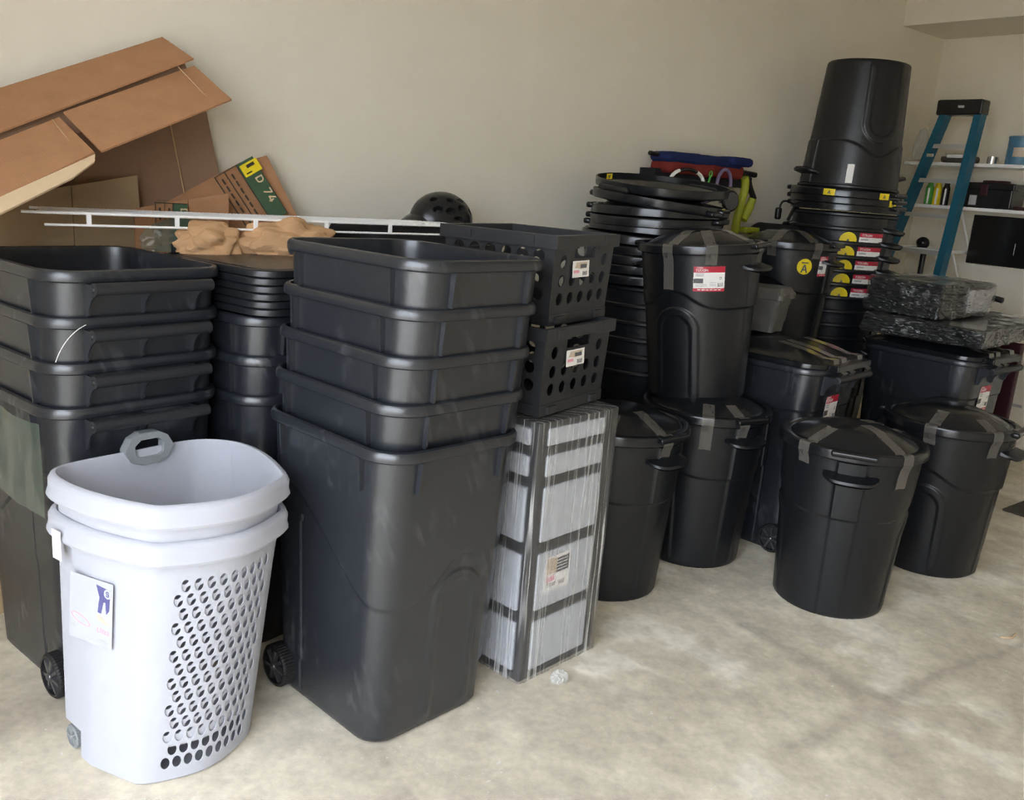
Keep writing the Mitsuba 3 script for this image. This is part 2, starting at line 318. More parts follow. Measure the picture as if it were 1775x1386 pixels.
def bracket(x):
    y0 = bin_dims(BH)[1]; y1 = bin_dims(BH - 0.12)[1] - 0.002
    prof = [(y0 - 0.003, BH - 0.035), (y0 + 0.064, BH - 0.036)] + [(y0 + 0.064 - 0.052 * math.sin(a), BH - 0.058 - 0.05 * (1 - math.cos(a)) - 0.010 * math.sin(a)) for a in np.linspace(0, math.pi / 2, 8)] + [(y1 + 0.010, BH - 0.124), (y1 - 0.002, BH - 0.124)]
    m = extr(Polygon(prof), 0.005); return basis_map(m, [x - 0.0025, 0, 0], [0, 1, 0], [0, 0, 1], [1, 0, 0])
BRACKETS = [ply(bracket(x), 'mat_bin', False) for x in (-0.145, 0.010, 0.165)]
def bin_handle():
    y = bin_dims(BH)[1] + 0.066; z = BH - 0.042
    return tube([[-0.168, y, z], [-0.164, y, z], [-0.163, y, z], [0.178, y, z], [0.179, y, z], [0.183, y, z]], [0.006, 0.008, 0.0165, 0.0165, 0.008, 0.006], 16)
BHANDLE = ply(bin_handle(), 'mat_tube', 40)
def wheel_meshes(R=0.068, w=0.052):
    n = 120; a = np.linspace(0, 2 * np.pi, n, endpoint=False); tread = R - 0.0028 * (np.arange(n) % 3 == 0)
    def ring(r, x): return np.stack([np.full(n, x), r * np.cos(a), r * np.sin(a)], 1)
    one = np.ones(n); k = R * 0.80
    tyre = loft([ring(one * k * 0.9, -w/2), ring(one * k, -w/2), ring(one * (R - 0.007), -w/2), ring(tread, -w/2 + 0.006), ring(tread, w/2 - 0.006), ring(one * (R - 0.007), w/2), ring(one * k, w/2), ring(one * k, w/2 - 0.014), ring(one * 0.002, w/2 - 0.014)], True, True)
    hub = []
    for s in range(7):
        th = 2 * np.pi * s / 7; m = loft([np.array([[w/2 - 0.013, -0.006, 0.010], [w/2 + 0.001, -0.004, 0.010], [w/2 + 0.001, 0.004, 0.010], [w/2 - 0.013, 0.006, 0.010]]),
                                          np.array([[w/2 - 0.013, -0.009, k], [w/2 - 0.004, -0.005, k], [w/2 - 0.004, 0.005, k], [w/2 - 0.013, 0.009, k]])], True, True)
        m.apply_transform(trimesh.transformations.rotation_matrix(th, [1, 0, 0])); hub.append(m)
    cap = trimesh.creation.icosphere(2, 0.014); cap.apply_scale([0.7, 1, 1]); cap.apply_translation([w/2, 0, 0]); hub.append(cap)
    return tyre, cat_(hub)
TYRE, HUB = wheel_meshes()
def wheel_parts(x, y, R, flip, name='wheel'):
    A = trimesh.transformations.rotation_matrix(math.pi if flip else 0, [0, 0, 1]); s = R / 0.068
    out = []
    for suf, m, mt in ((name, TYRE, 'mat_wheel'), (name + '__hub', HUB, 'mat_hub')):
        q = m.copy(); q.apply_scale(s); q.apply_transform(A); q.apply_translation([x, y, R]); out.append((suf, ply(q, mt, 30)))
    return out
WH = wheel_parts(-0.232, 0.205, 0.068, True); WH2 = wheel_parts(0.232, 0.205, 0.068, False)
def arch_box(sx):     # wheel housing: dark moulded pocket beside the wheel
    return None
BIN_WHEELS = WH + [(s.replace('wheel', 'wheel_001', 1), d) for s, d in WH2]
def bin_parts(full, handle=True):
    P = [('body', BIN_FULL if full else BIN_LITE)] + [('rib', f) for f in FINS]
    if handle: P += [('handle', BHANDLE)] + [('handle_bracket', b) for b in BRACKETS]
    if full: P += BIN_WHEELS
    return P
ORD = ['bottom', 'second from the bottom', 'third from the bottom', 'fourth from the bottom', 'top']
# the tall stack in the middle of the foreground
A_XY = [(1.336, 2.180, 0.13), (1.362, 2.197, 0.135), (1.374, 2.196, 0.145), (1.385, 2.195, 0.16), (1.395, 2.192, 0.19)]
for k, (x, y, a) in enumerate(A_XY):
    place('trash_bin', bin_parts(k == 0), RT(x, y, 0.125 * k + (0.004 if k == 0 else 0), a, 1.0, ry=0.016 if k == 0 else 0.012), f'black rectangular bin, {ORD[k]} of the tall stack right of the hamper', 'trash bin', 'nested bins in the stack of five')
LORD = ['bottom', 'second from the bottom', 'third from the bottom', 'top']
for k in range(4):
    place('trash_bin', bin_parts(k == 0), RT(0.697 + 0.004 * k, 2.90, 0.125 * k, math.pi + 0.205 + 0.008 * (k % 2), 1.02), f'black bin with front grip bar, {LORD[k]} of the leftmost stack', 'trash bin', 'nested bins in the left stack')
for k in range(3):
    place('trash_bin', bin_parts(k == 0), RT(1.232 + 0.003 * k, 2.90, 0.125 * k, 0.27), f'black trash bin, {["bottom", "middle", "top"][k]} of the shadowed stack beneath the flat lids', 'trash bin', 'nested bins in the stack under flat lids')

def rect_lid(dome=0.012, tab=False):
    hx, hy, r = 0.268, 0.318, 0.105; na, ns = 10, 8; rings = []
    def ring(e, z): return np.c_[rr_pts(hx + e, hy + e, max(r + e, 0.01), na, ns), np.full(4 * (na + ns), z)]
    for e, z in ((-0.004, 0.0), (0.001, 0.0), (0.002, 0.004), (0.0, 0.020), (-0.004, 0.024), (-0.014, 0.0245), (-0.022, 0.018), (-0.034, 0.018), (-0.042, 0.024)): rings.append(ring(e, z))
    for t in (0.25, 0.5, 0.75, 0.95):
        P = rr_pts(hx - 0.042, hy - 0.042, r - 0.042, na, ns) * (1 - t * 0.9); rings.append(np.c_[P, np.full(len(P), 0.024 + dome * math.sin(t * math.pi / 2))])
    rings.append(np.c_[P * 0.2, np.full(len(P), 0.024 + dome)])
    under = [np.c_[P2, np.full(len(P2), z)] for P2, z in ((rr_pts(hx - 0.006, hy - 0.006, r - 0.006, na, ns), 0.0), (rr_pts(hx - 0.008, hy - 0.008, r - 0.008, na, ns), 0.016), (rr_pts(hx - 0.06, hy - 0.06, r - 0.06, na, ns), 0.018))]
    return loft(under[::-1] + rings, True, True)
LID_FLAT, LID_DOME = ply(rect_lid(0.006), 'mat_lid', 30), ply(rect_lid(0.055), 'mat_lid_gloss', 30)
lug = cat_([bx(-0.20, -0.165, 0.285, 0.315, 0.02, 0.05), bx(0.165, 0.20, 0.285, 0.315, 0.02, 0.05)]); bar = tube([[-0.2, 0.30, 0.04], [0.2, 0.30, 0.04]], 0.007, 10)
LO = ['lowest', 'second', 'third', 'fourth', 'fifth']
for k in range(5):
    place('bin_lid', [('panel', LID_FLAT)], RT(1.232, 2.83, 1.146 + 0.0235 * k, 0.27 + 0.02 * math.sin(3 * k), 0.87), f'black flat bin lid, {LO[k]} up in the pile of lids on the shadowed stack', 'lid', 'flat lids piled on the shadowed stack')
place('bin_lid', [('panel', LID_FLAT), ('hinge_bar', ply(bar, 'mat_lid', 30)), ('hinge_lug', ply(bx(-0.20, -0.165, 0.285, 0.315, 0.02, 0.055), 'mat_lid', False)), ('hinge_lug', ply(bx(0.165, 0.20, 0.285, 0.315, 0.02, 0.055), 'mat_lid', False))],
      RT(1.232, 2.83, 1.146 + 0.0235 * 5, 0.27, 0.87), 'black flat bin lid with hinge bar, uppermost on the shadowed stack', 'lid')

def flat_map(mesh, o, a, b):
    a, b = np.asarray(a, float), np.asarray(b, float); return basis_map(mesh, o, a / np.linalg.norm(a), b / np.linalg.norm(b), np.cross(a / np.linalg.norm(a), b / np.linalg.norm(b)))
def bin_label_parts(zc, w, h, u=0.0):
    y = bin_dims(zc)[1] + 0.001; sl = np.array([0, 0.0618, 1.0])
    return [(s, ply(flat_map(m, [u, y, zc], [-1, 0, 0], sl), mt, False)) for s, m, mt in red_label(w, h)]
def ribbon(path, wdir, w, th=0.0008):
    P = np.asarray(path, float); W = np.asarray(wdir, float) / np.linalg.norm(wdir) * w / 2; T = np.gradient(P, axis=0); N = np.cross(T, W); N /= np.linalg.norm(N, axis=1, keepdims=True)
    jit = 1 + 0.12 * np.sin(np.arange(len(P)) * 2.1)
    return loft([np.array([p - W * j, p + W * j, p + W * j + n * th, p - W * j + n * th]) for p, n, j in zip(P, N, jit)], True, True)
def bin_tapes():
    out = []
    for x, sg in ((-0.12, 1), (0.05, 1), (0.13, 1), (-0.02, -1)):
        path = [[x, sg * y, z] for y, z in ((0.05, BH + 0.062), (0.18, BH + 0.045), (0.275, BH + 0.022), (0.305, BH + 0.026), (0.325, BH + 0.024), (0.334, BH - 0.01), (0.318 if sg < 0 else 0.38, BH - 0.03), (0.302 if sg < 0 else 0.365, BH - 0.05))]
        out.append(('tape_strip', ply(ribbon(np.array(path) + [0, 0, 0.018], [1, 0, 0.0], 0.05), 'mat_tape', 40)))
    return out
lid_tab = rbox(-0.175, 0.175, 0.29, 0.365, BH - 0.012, BH + 0.022, 0.008)
def wheeled_bin(x, y, a, label):
    return place('wheeled_bin', bin_parts(True) + [('lid', {**LID_DOME}), ('lid__front_tab', ply(lid_tab, 'mat_grey_lid', 40))] if False else
                 bin_parts(True) + [('lid', BIN_LID_UP), ('lid__front_tab', ply(lid_tab, 'mat_lid_gloss', 40))] + bin_label_parts(0.68, 0.125, 0.14, 0.03) + bin_tapes(), RT(x, y, 0, a), label, 'trash bin')
_l = rect_lid(0.055); _l.apply_translation([0, 0, BH + 0.0]); BIN_LID_UP = ply(_l, 'mat_lid_gloss', 30)
wheeled_bin(3.675, 2.45, math.pi + 0.13, 'black wheeled bin with taped lid and red label, behind the floor cans')
wheeled_bin(4.80, 2.24, math.pi + 0.02, 'black lidded wheeled bin carrying two film-wrapped bundles at the right')

# ------------------------------------------------------------------ round cans
CHT = 0.68
def can_R(z): return 0.219 + (0.262 - 0.219) * np.asarray(z) / CHT
def can_mesh(th=0.0035):
    n = 240; a = np.linspace(0, 2 * np.pi, n, endpoint=False); C, S = np.cos(a), np.sin(a)
    zs = np.unique(np.r_[np.linspace(0.012, 0.06, 6), np.linspace(0.06, 0.34, 20), np.linspace(0.34, 0.56, 70), np.linspace(0.56, 0.658, 8)])
    def ring(R, z): return np.stack([R * C, R * S, np.full(n, z)], 1)
    one = np.ones(n); rings = [ring(one * 0.205, 0.004), ring(one * (0.219 - 0.010), 0.0), ring(one * 0.2165, 0.005)]
    am = np.abs(np.abs(a - np.pi) - np.pi / 2)            # angle from the arch side (+-y)
    ah = np.pi / 2 - am                                     # angle from the handle side (+-x)
    w = 0.425 + 0.075 * np.exp(-(am / 0.42) ** 2)
    for z in zs:
        R = can_R(z) * one; d = np.zeros(n)
        d += 0.006 * sstep(-0.006, 0.006, z - w)
        zt = 0.325; q0 = am * R
        for hw, dep in ((0.105, 0.0055), (0.070, -0.0055)):
            q = np.where(z < zt, q0, np.hypot(q0, z - zt)); d += dep * (1 - sstep(hw - 0.004, hw + 0.004, q)) * sstep(0.02, 0.04, z)
        d += 0.0065 * (1 - sstep(0.195, 0.215, ah)) * (0.7 + 0.5 * sstep(-0.004, 0.004, z - 0.425))
        rings.append(ring(R + d, z))
    for R, z in ((0.268, 0.6605), (0.273, 0.661), (0.2765, 0.664), (0.2765, 0.673), (0.2735, 0.678), (0.266, 0.680), (0.259, 0.677)): rings.append(ring(one * R, z))
    for z in np.linspace(0.65, 0.012, 8): rings.append(ring((can_R(z) - 0.0035 - 0.004 * (z < 0.6)) * one, z))
    return loft(rings, True, True)
CAN = can_mesh()
def can_handle(s):
    """moulded side grip: a ledge with a lip below the rim"""
    R = 0.258; ha = 0.40; a = np.linspace(-ha, ha, 21); out = 0.062 * np.clip(1 - (np.abs(a) / ha) ** 4, 0, 1) + 0.004
    rings = []
    for t, o in zip(a, out):
        c, q = math.cos(t), math.sin(t); r1 = R + o; f = o / 0.066
        rings.append(np.array([[R * c - 0.004, R * q, 0.618], [r1 * c, r1 * q, 0.598 + 0.012 * (1 - f)], [(r1 + 0.002) * c, (r1 + 0.002) * q, 0.588 + 0.012 * (1 - f)], [(r1 - 0.008) * c, (r1 - 0.008) * q, 0.578 + 0.03 * (1 - f)], [R * c - 0.006, R * q, 0.602]]))
    m = loft(rings, True, True)
    if s < 0: m.apply_transform(trimesh.transformations.rotation_matrix(math.pi, [0, 0, 1]))
    return m
def lid_prof():
    return [(0.002, 0.074), (0.05, 0.0735), (0.10, 0.069), (0.135, 0.061), (0.142, 0.056), (0.17, 0.047), (0.205, 0.033), (0.235, 0.019), (0.243, 0.012), (0.252, 0.012), (0.258, 0.018), (0.276, 0.019), (0.283, 0.016), (0.286, 0.009), (0.2865, -0.018), (0.284, -0.020), (0.282, -0.018), (0.2815, 0.006), (0.276, 0.011), (0.262, 0.012), (0.252, 0.006), (0.24, 0.006), (0.20, 0.026), (0.10, 0.055), (0.002, 0.060)]
def round_lid():
    m = rev(lid_prof()[::-1], 120); parts = [m]
    for s in (0, math.pi):
        b = rbox(0.268, 0.300, -0.085, 0.085, -0.004, 0.020, 0.009); b.apply_transform(trimesh.transformations.rotation_matrix(s, [0, 0, 1])); parts.append(b)
    return cat_(parts)
def lid_grip():
    """raised strap across the crown of the lid"""
    x = np.linspace(-0.20, 0.20, 33); P = lid_prof(); rr = np.array([p[0] for p in P[:8]]); hz = np.array([p[1] for p in P[:8]])
    z = np.interp(np.abs(x), rr, hz) + 0.016 * (1 - (np.abs(x) / 0.205) ** 4)
    w = 0.038; rings = [np.array([[X, -w - 0.008, Z - 0.02], [X, -w, Z], [X, w, Z], [X, w + 0.008, Z - 0.02]]) for X, Z in zip(x, z)]
    return loft(rings, True, True)
LID_M, GRIP_M = round_lid(), lid_grip()
CAN_P, LID_P, GRIP_P = ply(CAN, 'mat_can', 30), ply(LID_M, 'mat_lid_gloss', 30), ply(GRIP_M, 'mat_lid_gloss', 40)
H1, H2 = ply(can_handle(1), 'mat_can', 30), ply(can_handle(-1), 'mat_can', 30)
def up_by(m, dz): q = m.copy(); q.apply_translation([0, 0, dz]); return q
LID_ON, GRIP_ON = ply(up_by(LID_M, CHT + 0.006), 'mat_lid_gloss', 30), ply(up_by(GRIP_M, CHT + 0.006), 'mat_lid_gloss', 40)
def tape_round(th, r_in=0.03, drop=0.10, w=0.05, dw=0.0):
    P = [p for p in lid_prof()[:15] if p[0] >= r_in]; path = [(r, z + 0.0015 + CHT + 0.006) for r, z in P]
    path += [(0.287, CHT - 0.010), (0.277, CHT - 0.035), (0.272, CHT - 0.06), (0.268, CHT - drop)]
    n = 5; rings = []
    for r, z in path:
        v = np.linspace(-w/2, w/2, n); X = np.stack([np.full(n, r), v], 1)
        rings.append(np.c_[X, np.full(n, z)])
    top = [r.copy() for r in rings]
    m = loft([np.vstack([r, r[::-1] + [0.0006, 0, 0.0006]]) for r in rings], True, True)
    m.vertices[:, 2] += 0.0012 * np.sin(m.vertices[:, 0] * 310 + m.vertices[:, 1] * 120)
    m.apply_transform(trimesh.transformations.rotation_matrix(th, [0, 0, 1])); return m
def lidded_can(x, y, z, a, label, tapes=(), labl=None, a_sticker=None, s=1.0, group=None, lean=None):
    P = [('body', CAN_P), ('handle', H1), ('handle', H2), ('lid', LID_ON)]
    P += [('tape_strip', ply(tape_round(t, ri, dr_), 'mat_tape', 40)) for t, ri, dr_ in tapes]
    if labl:
        th, zc, w, h = labl; P += [(s_, ply(bend(m, lambda q: can_R(q) + 0.0065, th, zc), mt, False)) for s_, m, mt in red_label(w, h)]
    if a_sticker:
        th, zc, r = a_sticker
        for s_, m, mt in (('sticker', disc(0, 0, r, 0.0008), 'mat_sticker_yellow'), ('sticker__letter', text('A', r * 0.95, 0, -r * 0.72, 0.0014), 'mat_sticker_dark'), ('sticker__small_print', quad(-r*0.45, r*0.45, r*0.42, r*0.55, 0.0014, 3), 'mat_sticker_dark')):
            P.append((s_, ply(bend(m, lambda q: can_R(q) + 0.0065, th, zc), mt, False)))
    M = RT(0, 0, 0, a, s)
    if lean: M = trimesh.transformations.rotation_matrix(lean[0], [-math.sin(lean[1]), math.cos(lean[1]), 0]) @ M
    return place('round_can', P, trimesh.transformations.translation_matrix([x, y, z]) @ M, label, 'trash can', group)
def toward(x, y, off=0.0): return math.atan2(-y, -x) + off      # world heading from (x, y) to the camera
pi = math.pi
def lang(x, y, a, off): return toward(x, y, off) - a             # local angle seen from the camera, turned by off
c1 = (3.28, 1.80); a1 = toward(*c1) + 0.06
lidded_can(*c1, 0, a1, 'black round trash can with taped lid in front, grip slot facing out', tapes=((0.75, 0.02, 0.11), (-0.7, 0.12, 0.06), (2.4, 0.05, 0.08)))
c2 = (4.07, 1.78); a2 = toward(*c2) + 1.35
lidded_can(*c2, 0, a2, 'black round trash can with taped lid, rightmost on the floor, arch panel showing', tapes=((lang(*c2, a2, 0.75), 0.15, 0.09), (lang(*c2, a2, -0.25), 0.12, 0.04), (lang(*c2, a2, 1.35), 0.05, 0.05)))
c3 = (3.13, 2.43); a3 = toward(*c3) + 0.75
lidded_can(*c3, 0, a3, 'black round trash can on the floor directly under the red-labelled can', tapes=((lang(*c3, a3, 0.05), 0.16, 0.12), (lang(*c3, a3, 0.62), 0.15, 0.05)))
c4 = (2.545, 2.40); a4 = toward(*c4) + 0.85
lidded_can(*c4, 0, a4, 'black round trash can with taped lid beside the film-wrapped drawer tower', tapes=((lang(*c4, a4, -0.15), 0.12, 0.17), (lang(*c4, a4, 0.75), 0.10, 0.05)))
c5 = (3.165, 2.53); a5 = toward(*c5) + 1.16
lidded_can(*c5, 0.725, a5, 'black round can with red and white label standing on top of another can', tapes=((lang(*c5, a5, 0.18), 0.08, 0.06), (lang(*c5, a5, -0.50), 0.10, 0.17), (lang(*c5, a5, 1.15), 0.02, 0.04)),
           labl=(lang(*c5, a5, 0.17), 0.560, 0.135, 0.108), s=0.965, lean=(0.085, math.radians(140)))
c6 = (4.33, 2.95); a6 = toward(*c6) + 1.2
lidded_can(*c6, 0, a6 + 0.1, 'black round can, mostly hidden, carrying the can with the yellow A sticker', s=0.97)
lidded_can(*c6, 0.712, a6, 'black lidded round can with yellow A sticker standing behind the red-labelled can', tapes=((lang(*c6, a6, -0.3), 0.05, 0.05), (lang(*c6, a6, 0.6), 0.05, 0.05)),
           labl=(lang(*c6, a6, 0.95), 0.580, 0.11, 0.11), a_sticker=(lang(*c6, a6, 0.40), 0.575, 0.043), s=0.97)

# nested stack of larger cans, lids on top (behind the red-labelled can)
BIGS = 1.12; STEP = 0.080
ci = (3.32, 3.02); ai = toward(*ci) + 1.1
IO = ['bottom', 'second', 'third', 'fourth', 'fifth', 'top']
for k in range(6):
    place('large_round_can', [('body', CAN_P), ('handle', H1), ('handle', H2)], RT(*ci, STEP * k, ai, BIGS), f'large black round can, {IO[k]} of the nest under the tilted lids', 'trash can', 'nested large cans under the tilted lids')
lidz = 0.76 + STEP * 5 + 0.035
IL = ['lowest', 'second', 'third', 'fourth', 'fifth', 'sixth', 'seventh', 'eighth']
r_ = np.random.default_rng(3)
for k in range(8):
    place('round_lid', [('panel', LID_P)], RT(ci[0] + r_.uniform(-0.02, 0.02) - 0.02, ci[1] + r_.uniform(-0.02, 0.02), lidz + 0.045 * k, ai + r_.uniform(-0.5, 0.5), BIGS, rx=r_.uniform(-0.03, 0.03), ry=r_.uniform(-0.03, 0.03)), f'large black round lid, {IL[k]} up in the pile behind the red-labelled can', 'lid', 'lids piled on the nest of large cans')
def lid_sticker(th, r=0.2865):
    out = []
    for s_, m, mt in (('sticker', quad(-0.03, 0.03, -0.014, 0.018, 0.001, 4), 'mat_sticker_yellow'), ('sticker__letter', text('A', 0.018, 0, -0.009, 0.0016), 'mat_sticker_dark')):
        out.append((s_, ply(bend(m, lambda q: np.full(np.shape(q), r), th, -0.004), mt, False)))
    return out
place('round_lid', [('panel', LID_P)] + lid_sticker(-0.2), RT(ci[0] - 0.03, ci[1] - 0.02, lidz + 0.045 * 8 - 0.005, ai, BIGS, rx=pi - 0.02, ry=-0.09), 'large black round lid with yellow sticker, second from top of the lid pile', 'lid')
_top = LID_M.copy(); 
def inner_A():
    out = []
    for s_, m, mt in (('sticker', quad(-0.022, 0.022, -0.02, 0.02, 0.001, 4), 'mat_sticker_yellow'), ('sticker__letter', text('A', 0.024, 0, -0.012, 0.0016), 'mat_sticker_dark')): out.append((s_, m, mt))
    return out
topM = RT(ci[0] - 0.015, ci[1] - 0.02, lidz + 0.045 * 8 + 0.055, 0, BIGS, rx=pi + 0.02, ry=-0.03)
P = [('panel', LID_P)]
for s_, m, mt in inner_A():      # sticker on the inner side of the upturned skirt
    th = -1.75
    q = m.copy(); v = q.vertices.copy(); R = 0.2805 - v[:, 2]; a = th + v[:, 0] / 0.28
    q.vertices = np.stack([R * np.cos(a), R * np.sin(a), -0.004 + v[:, 1] * 0.6], 1); P.append((s_, ply(q, mt, False)))
_c = topM[:3, 3]; topM = trimesh.transformations.translation_matrix([0, 0, 0.014]) @ trimesh.transformations.rotation_matrix(0.11, [0.67, -0.74, 0], _c) @ topM
place('round_lid', P, topM, 'large black round lid lying upturned with yellow A sticker, uppermost of the lid pile', 'lid')

# the tall stack at the right: nested cans with half-hidden stickers, lids, an upturned can
cj = (5.02, 3.06); aj = toward(*cj) + 1.2
JN = 11
JO = ['lowest', 'second', 'third', 'fourth', 'fifth', 'sixth', 'seventh', 'eighth', 'ninth', 'tenth', 'topmost']
for k in range(JN):
    P = [('body', CAN_P), ('handle', H1), ('handle', H2)]
    if k >= 5 and k < 10:
        th = lang(*cj, aj, 0.62); wrapf = lambda q: can_R(q) + 0.0062
        for s_, m, mt in (('label', quad(-0.07, 0.07, -0.085, 0.012, 0.0006), 'mat_sticker_white'), ('label__red_band', quad(-0.07, 0.07, -0.010, 0.012, 0.0011), 'mat_sticker_red'), ('label__lettering', text('TOUGH', 0.012, -0.03, -0.006, 0.0016), 'mat_sticker_white'), ('label__small_print', quad(-0.06, -0.02, -0.026, -0.018, 0.0011, 3), 'mat_sticker_grey'),
                          ('sticker', disc(-0.125, -0.031, 0.043, 0.0008), 'mat_sticker_yellow'), ('sticker__letter', text('A', 0.035, -0.125, -0.060, 0.0014), 'mat_sticker_dark')):
            P.append((s_, ply(bend(m, wrapf, th, 0.643), mt, False)))
    place('large_round_can', P, RT(*cj, STEP * k, aj, BIGS), f'large black round can, {JO[k]} of the nest left of the ladder' + (', yellow sticker' if 5 <= k < 10 else ''), 'trash can', 'nested large cans left of the teal ladder')
jz = 0.762 + STEP * (JN - 1) + 0.03
for k in range(3):
    th = lang(*cj, aj, 0.0)
    place('round_lid', [('panel', LID_P)] + (lid_sticker(th - 0.28) + [(a + '_001' if '__' not in a else a.replace('sticker', 'sticker_001'), b) for a, b in lid_sticker(th + 0.72)] if k == 2 else lid_sticker(th + 0.95) if k == 1 else []),
          RT(cj[0] - 0.01 * k, cj[1], jz + 0.04 * k, aj, BIGS, ry=0.01 * k), f'large black round lid, {["lower", "middle", "upper"][k]} of the three under the upturned can', 'lid', 'lids under the upturned can')
INV = RT(cj[0] + 0.03, cj[1] + 0.01, jz + 0.10 + CHT * 1.06, aj + 0.9, 1.06, rx=pi, ry=-0.02)
P = [('body', CAN_P), ('handle', H1), ('handle', H2)]
P.append(('paper_tag', ply(bend(quad(-0.018, 0.018, -0.05, 0.05, 0.002), lambda q: can_R(q) + 0.007, -(toward(*cj) - aj - 0.9) , 0.60), 'mat_sticker_white', False)))
place('large_round_can', P, INV, 'large black round can standing upside down on top of the tall right stack', 'trash can')

# ------------------------------------------------------------------ white laundry hampers
HH = 0.68
def hamper_ring(t, e=0.0, z=None, M=10):
    base = np.array([(.18, .185), (0, .188), (-.18, .185), (-.218, .145), (-.217, .01), (-.172, -.140), (-.132, -.171), (0, -.210), (.132, -.171), (.172, -.140), (.217, .01), (.218, .145)])
    top = np.array([(.165, .228), (0, .232), (-.19, .228), (-.265, .155), (-.250, -.02), (-.195, -.168), (-.148, -.212), (0, -.258), (.148, -.212), (.195, -.168), (.245, -.02), (.252, .135)])
    n = len(base); tt = np.arange(n + 1); u = np.linspace(0, n, n * M, endpoint=False)
    st = CubicSpline(tt, np.vstack([top, top[:1]]), bc_type='periodic')(u); sb_ = CubicSpline(tt, np.vstack([base, base[:1]]), bc_type='periodic')(u)
    lin = np.stack([np.interp(u, tt, np.r_[base[:, k], base[0, k]]) for k in (0, 1)], 1)
    seg = (u // 1).astype(int); bulge = np.isin(seg, (6, 7)); sb2 = np.where(bulge[:, None], sb_, 0.75 * lin + 0.25 * sb_)
    lt = np.stack([np.interp(u, tt, np.r_[top[:, k], top[0, k]]) for k in (0, 1)], 1)
    s = 1 - sstep(0.75, 1.0, t); st2 = st * (1 - 0.6 * s) + (np.where(bulge[:, None], st, lt)) * 0.6 * s
    P = sb2 * (1 - t) + st2 * t
    T = np.roll(P, -1, 0) - np.roll(P, 1, 0); N = np.stack([T[:, 1], -T[:, 0]], 1); N /= np.maximum(np.linalg.norm(N, axis=1, keepdims=True), 1e-9)
    P = P + N * e; P = P + np.array([0.062, 0.010]) * t
    return np.c_[P, np.full(len(P), z if z is not None else t * HH)]
def hamper_mesh():
    th = 0.003; zs = np.linspace(0.0, 0.62, 14)
    R = [hamper_ring(0, -0.008, 0.0)] + [hamper_ring(z / HH, 0, z) for z in np.r_[0.008, zs[1:]]]
    R += [hamper_ring(0.91, 0.004, 0.621), hamper_ring(0.91, 0.022, 0.621), hamper_ring(0.93, 0.026, 0.629), hamper_ring(0.95, 0.020, 0.645), hamper_ring(0.98, 0.019, 0.665), hamper_ring(1.0, 0.012, 0.677), hamper_ring(1.0, 0.003, 0.680)]
    outer = tm(loft(R, True, True))
    I = [hamper_ring(z / HH, -th, z) for z in np.linspace(0.006, 0.670, 12)] + [hamper_ring(1.0, 0.001, 0.688)]
    body = outer - tm(loft(I, True, True))
    cut = []
    for row in range(14):
        z = 0.058 + row * 0.0385; t = z / HH; ring = hamper_ring(t, 0, z)
        seg = ring[60:81]                       # from chamfer edge across the bulged front to the far chamfer
        L = np.r_[0, np.cumsum(np.linalg.norm(np.diff(seg[:, :2], axis=0), axis=1))]; span = L[-1]; n = 9
        for c in range(n):
            s = (0.04 + 0.92 * (c + (0.28 if row % 2 else -0.22) + 0.5) / n) * span
            p = np.array([np.interp(s, L, seg[:, k]) for k in range(2)]); q = np.array([np.interp(min(s + 0.004, span), L, seg[:, k]) for k in range(2)]) - np.array([np.interp(s - 0.004, L, seg[:, k]) for k in range(2)])
            q /= np.linalg.norm(q); nrm = np.array([q[1], -q[0]])
            cy = m3.Manifold.cylinder(0.06, 1.0, 1.0, 20, True).scale([0.0112, 0.0172, 1.0])
            A = np.array([[q[0], 0, nrm[0], p[0]], [q[1], 0, nrm[1], p[1]], [0, 1, 0, z]]); cut.append(cy.transform(A))
    body = body - m3.Manifold.batch_boolean(cut, m3.OpType.Add)
    # wheel notches at the rear lower corners
    for s in (-1, 1): body = body - tm(bx(s * 0.235 - 0.05, s * 0.235 + 0.05, 0.06, 0.20, -0.02, 0.085))
    return mf(body)
HM = hamper_mesh()
def bead_rings():
    return None
def hamper_handle():
    """grey grip: a rounded arch plate with a slot, straddling the back rim"""
    o = Polygon([(-0.070, 0.000), (-0.052, -0.030), (-0.025, -0.040), (0.025, -0.040), (0.052, -0.030), (0.070, 0.000), (0.052, 0.032), (0.025, 0.046), (-0.025, 0.046), (-0.052, 0.032)]).buffer(-0.012).buffer(0.016)
    i = Polygon([(-0.040, 0.012), (-0.038, -0.012), (-0.025, -0.018), (0.025, -0.018), (0.038, -0.012), (0.040, 0.012), (0.025, 0.026), (-0.025, 0.026)]).buffer(0.004)
    m = extr(o.difference(i), 0.034); return basis_map(m, [0.085, 0.262, HH], [1, 0, 0], [0, 0.0, 1], [0, -1, 0])
hw_ = wheel_parts(-0.200, 0.125, 0.034, True)
HW = hw_ + [(s.replace('wheel', 'wheel_001', 1), d) for s, d in wheel_parts(0.200, 0.125, 0.034, False)]
HWg = []
for s, d in HW: HWg.append((s, {**d, 'bsdf': {'type': 'ref', 'id': 'mat_grey_grip'}}))
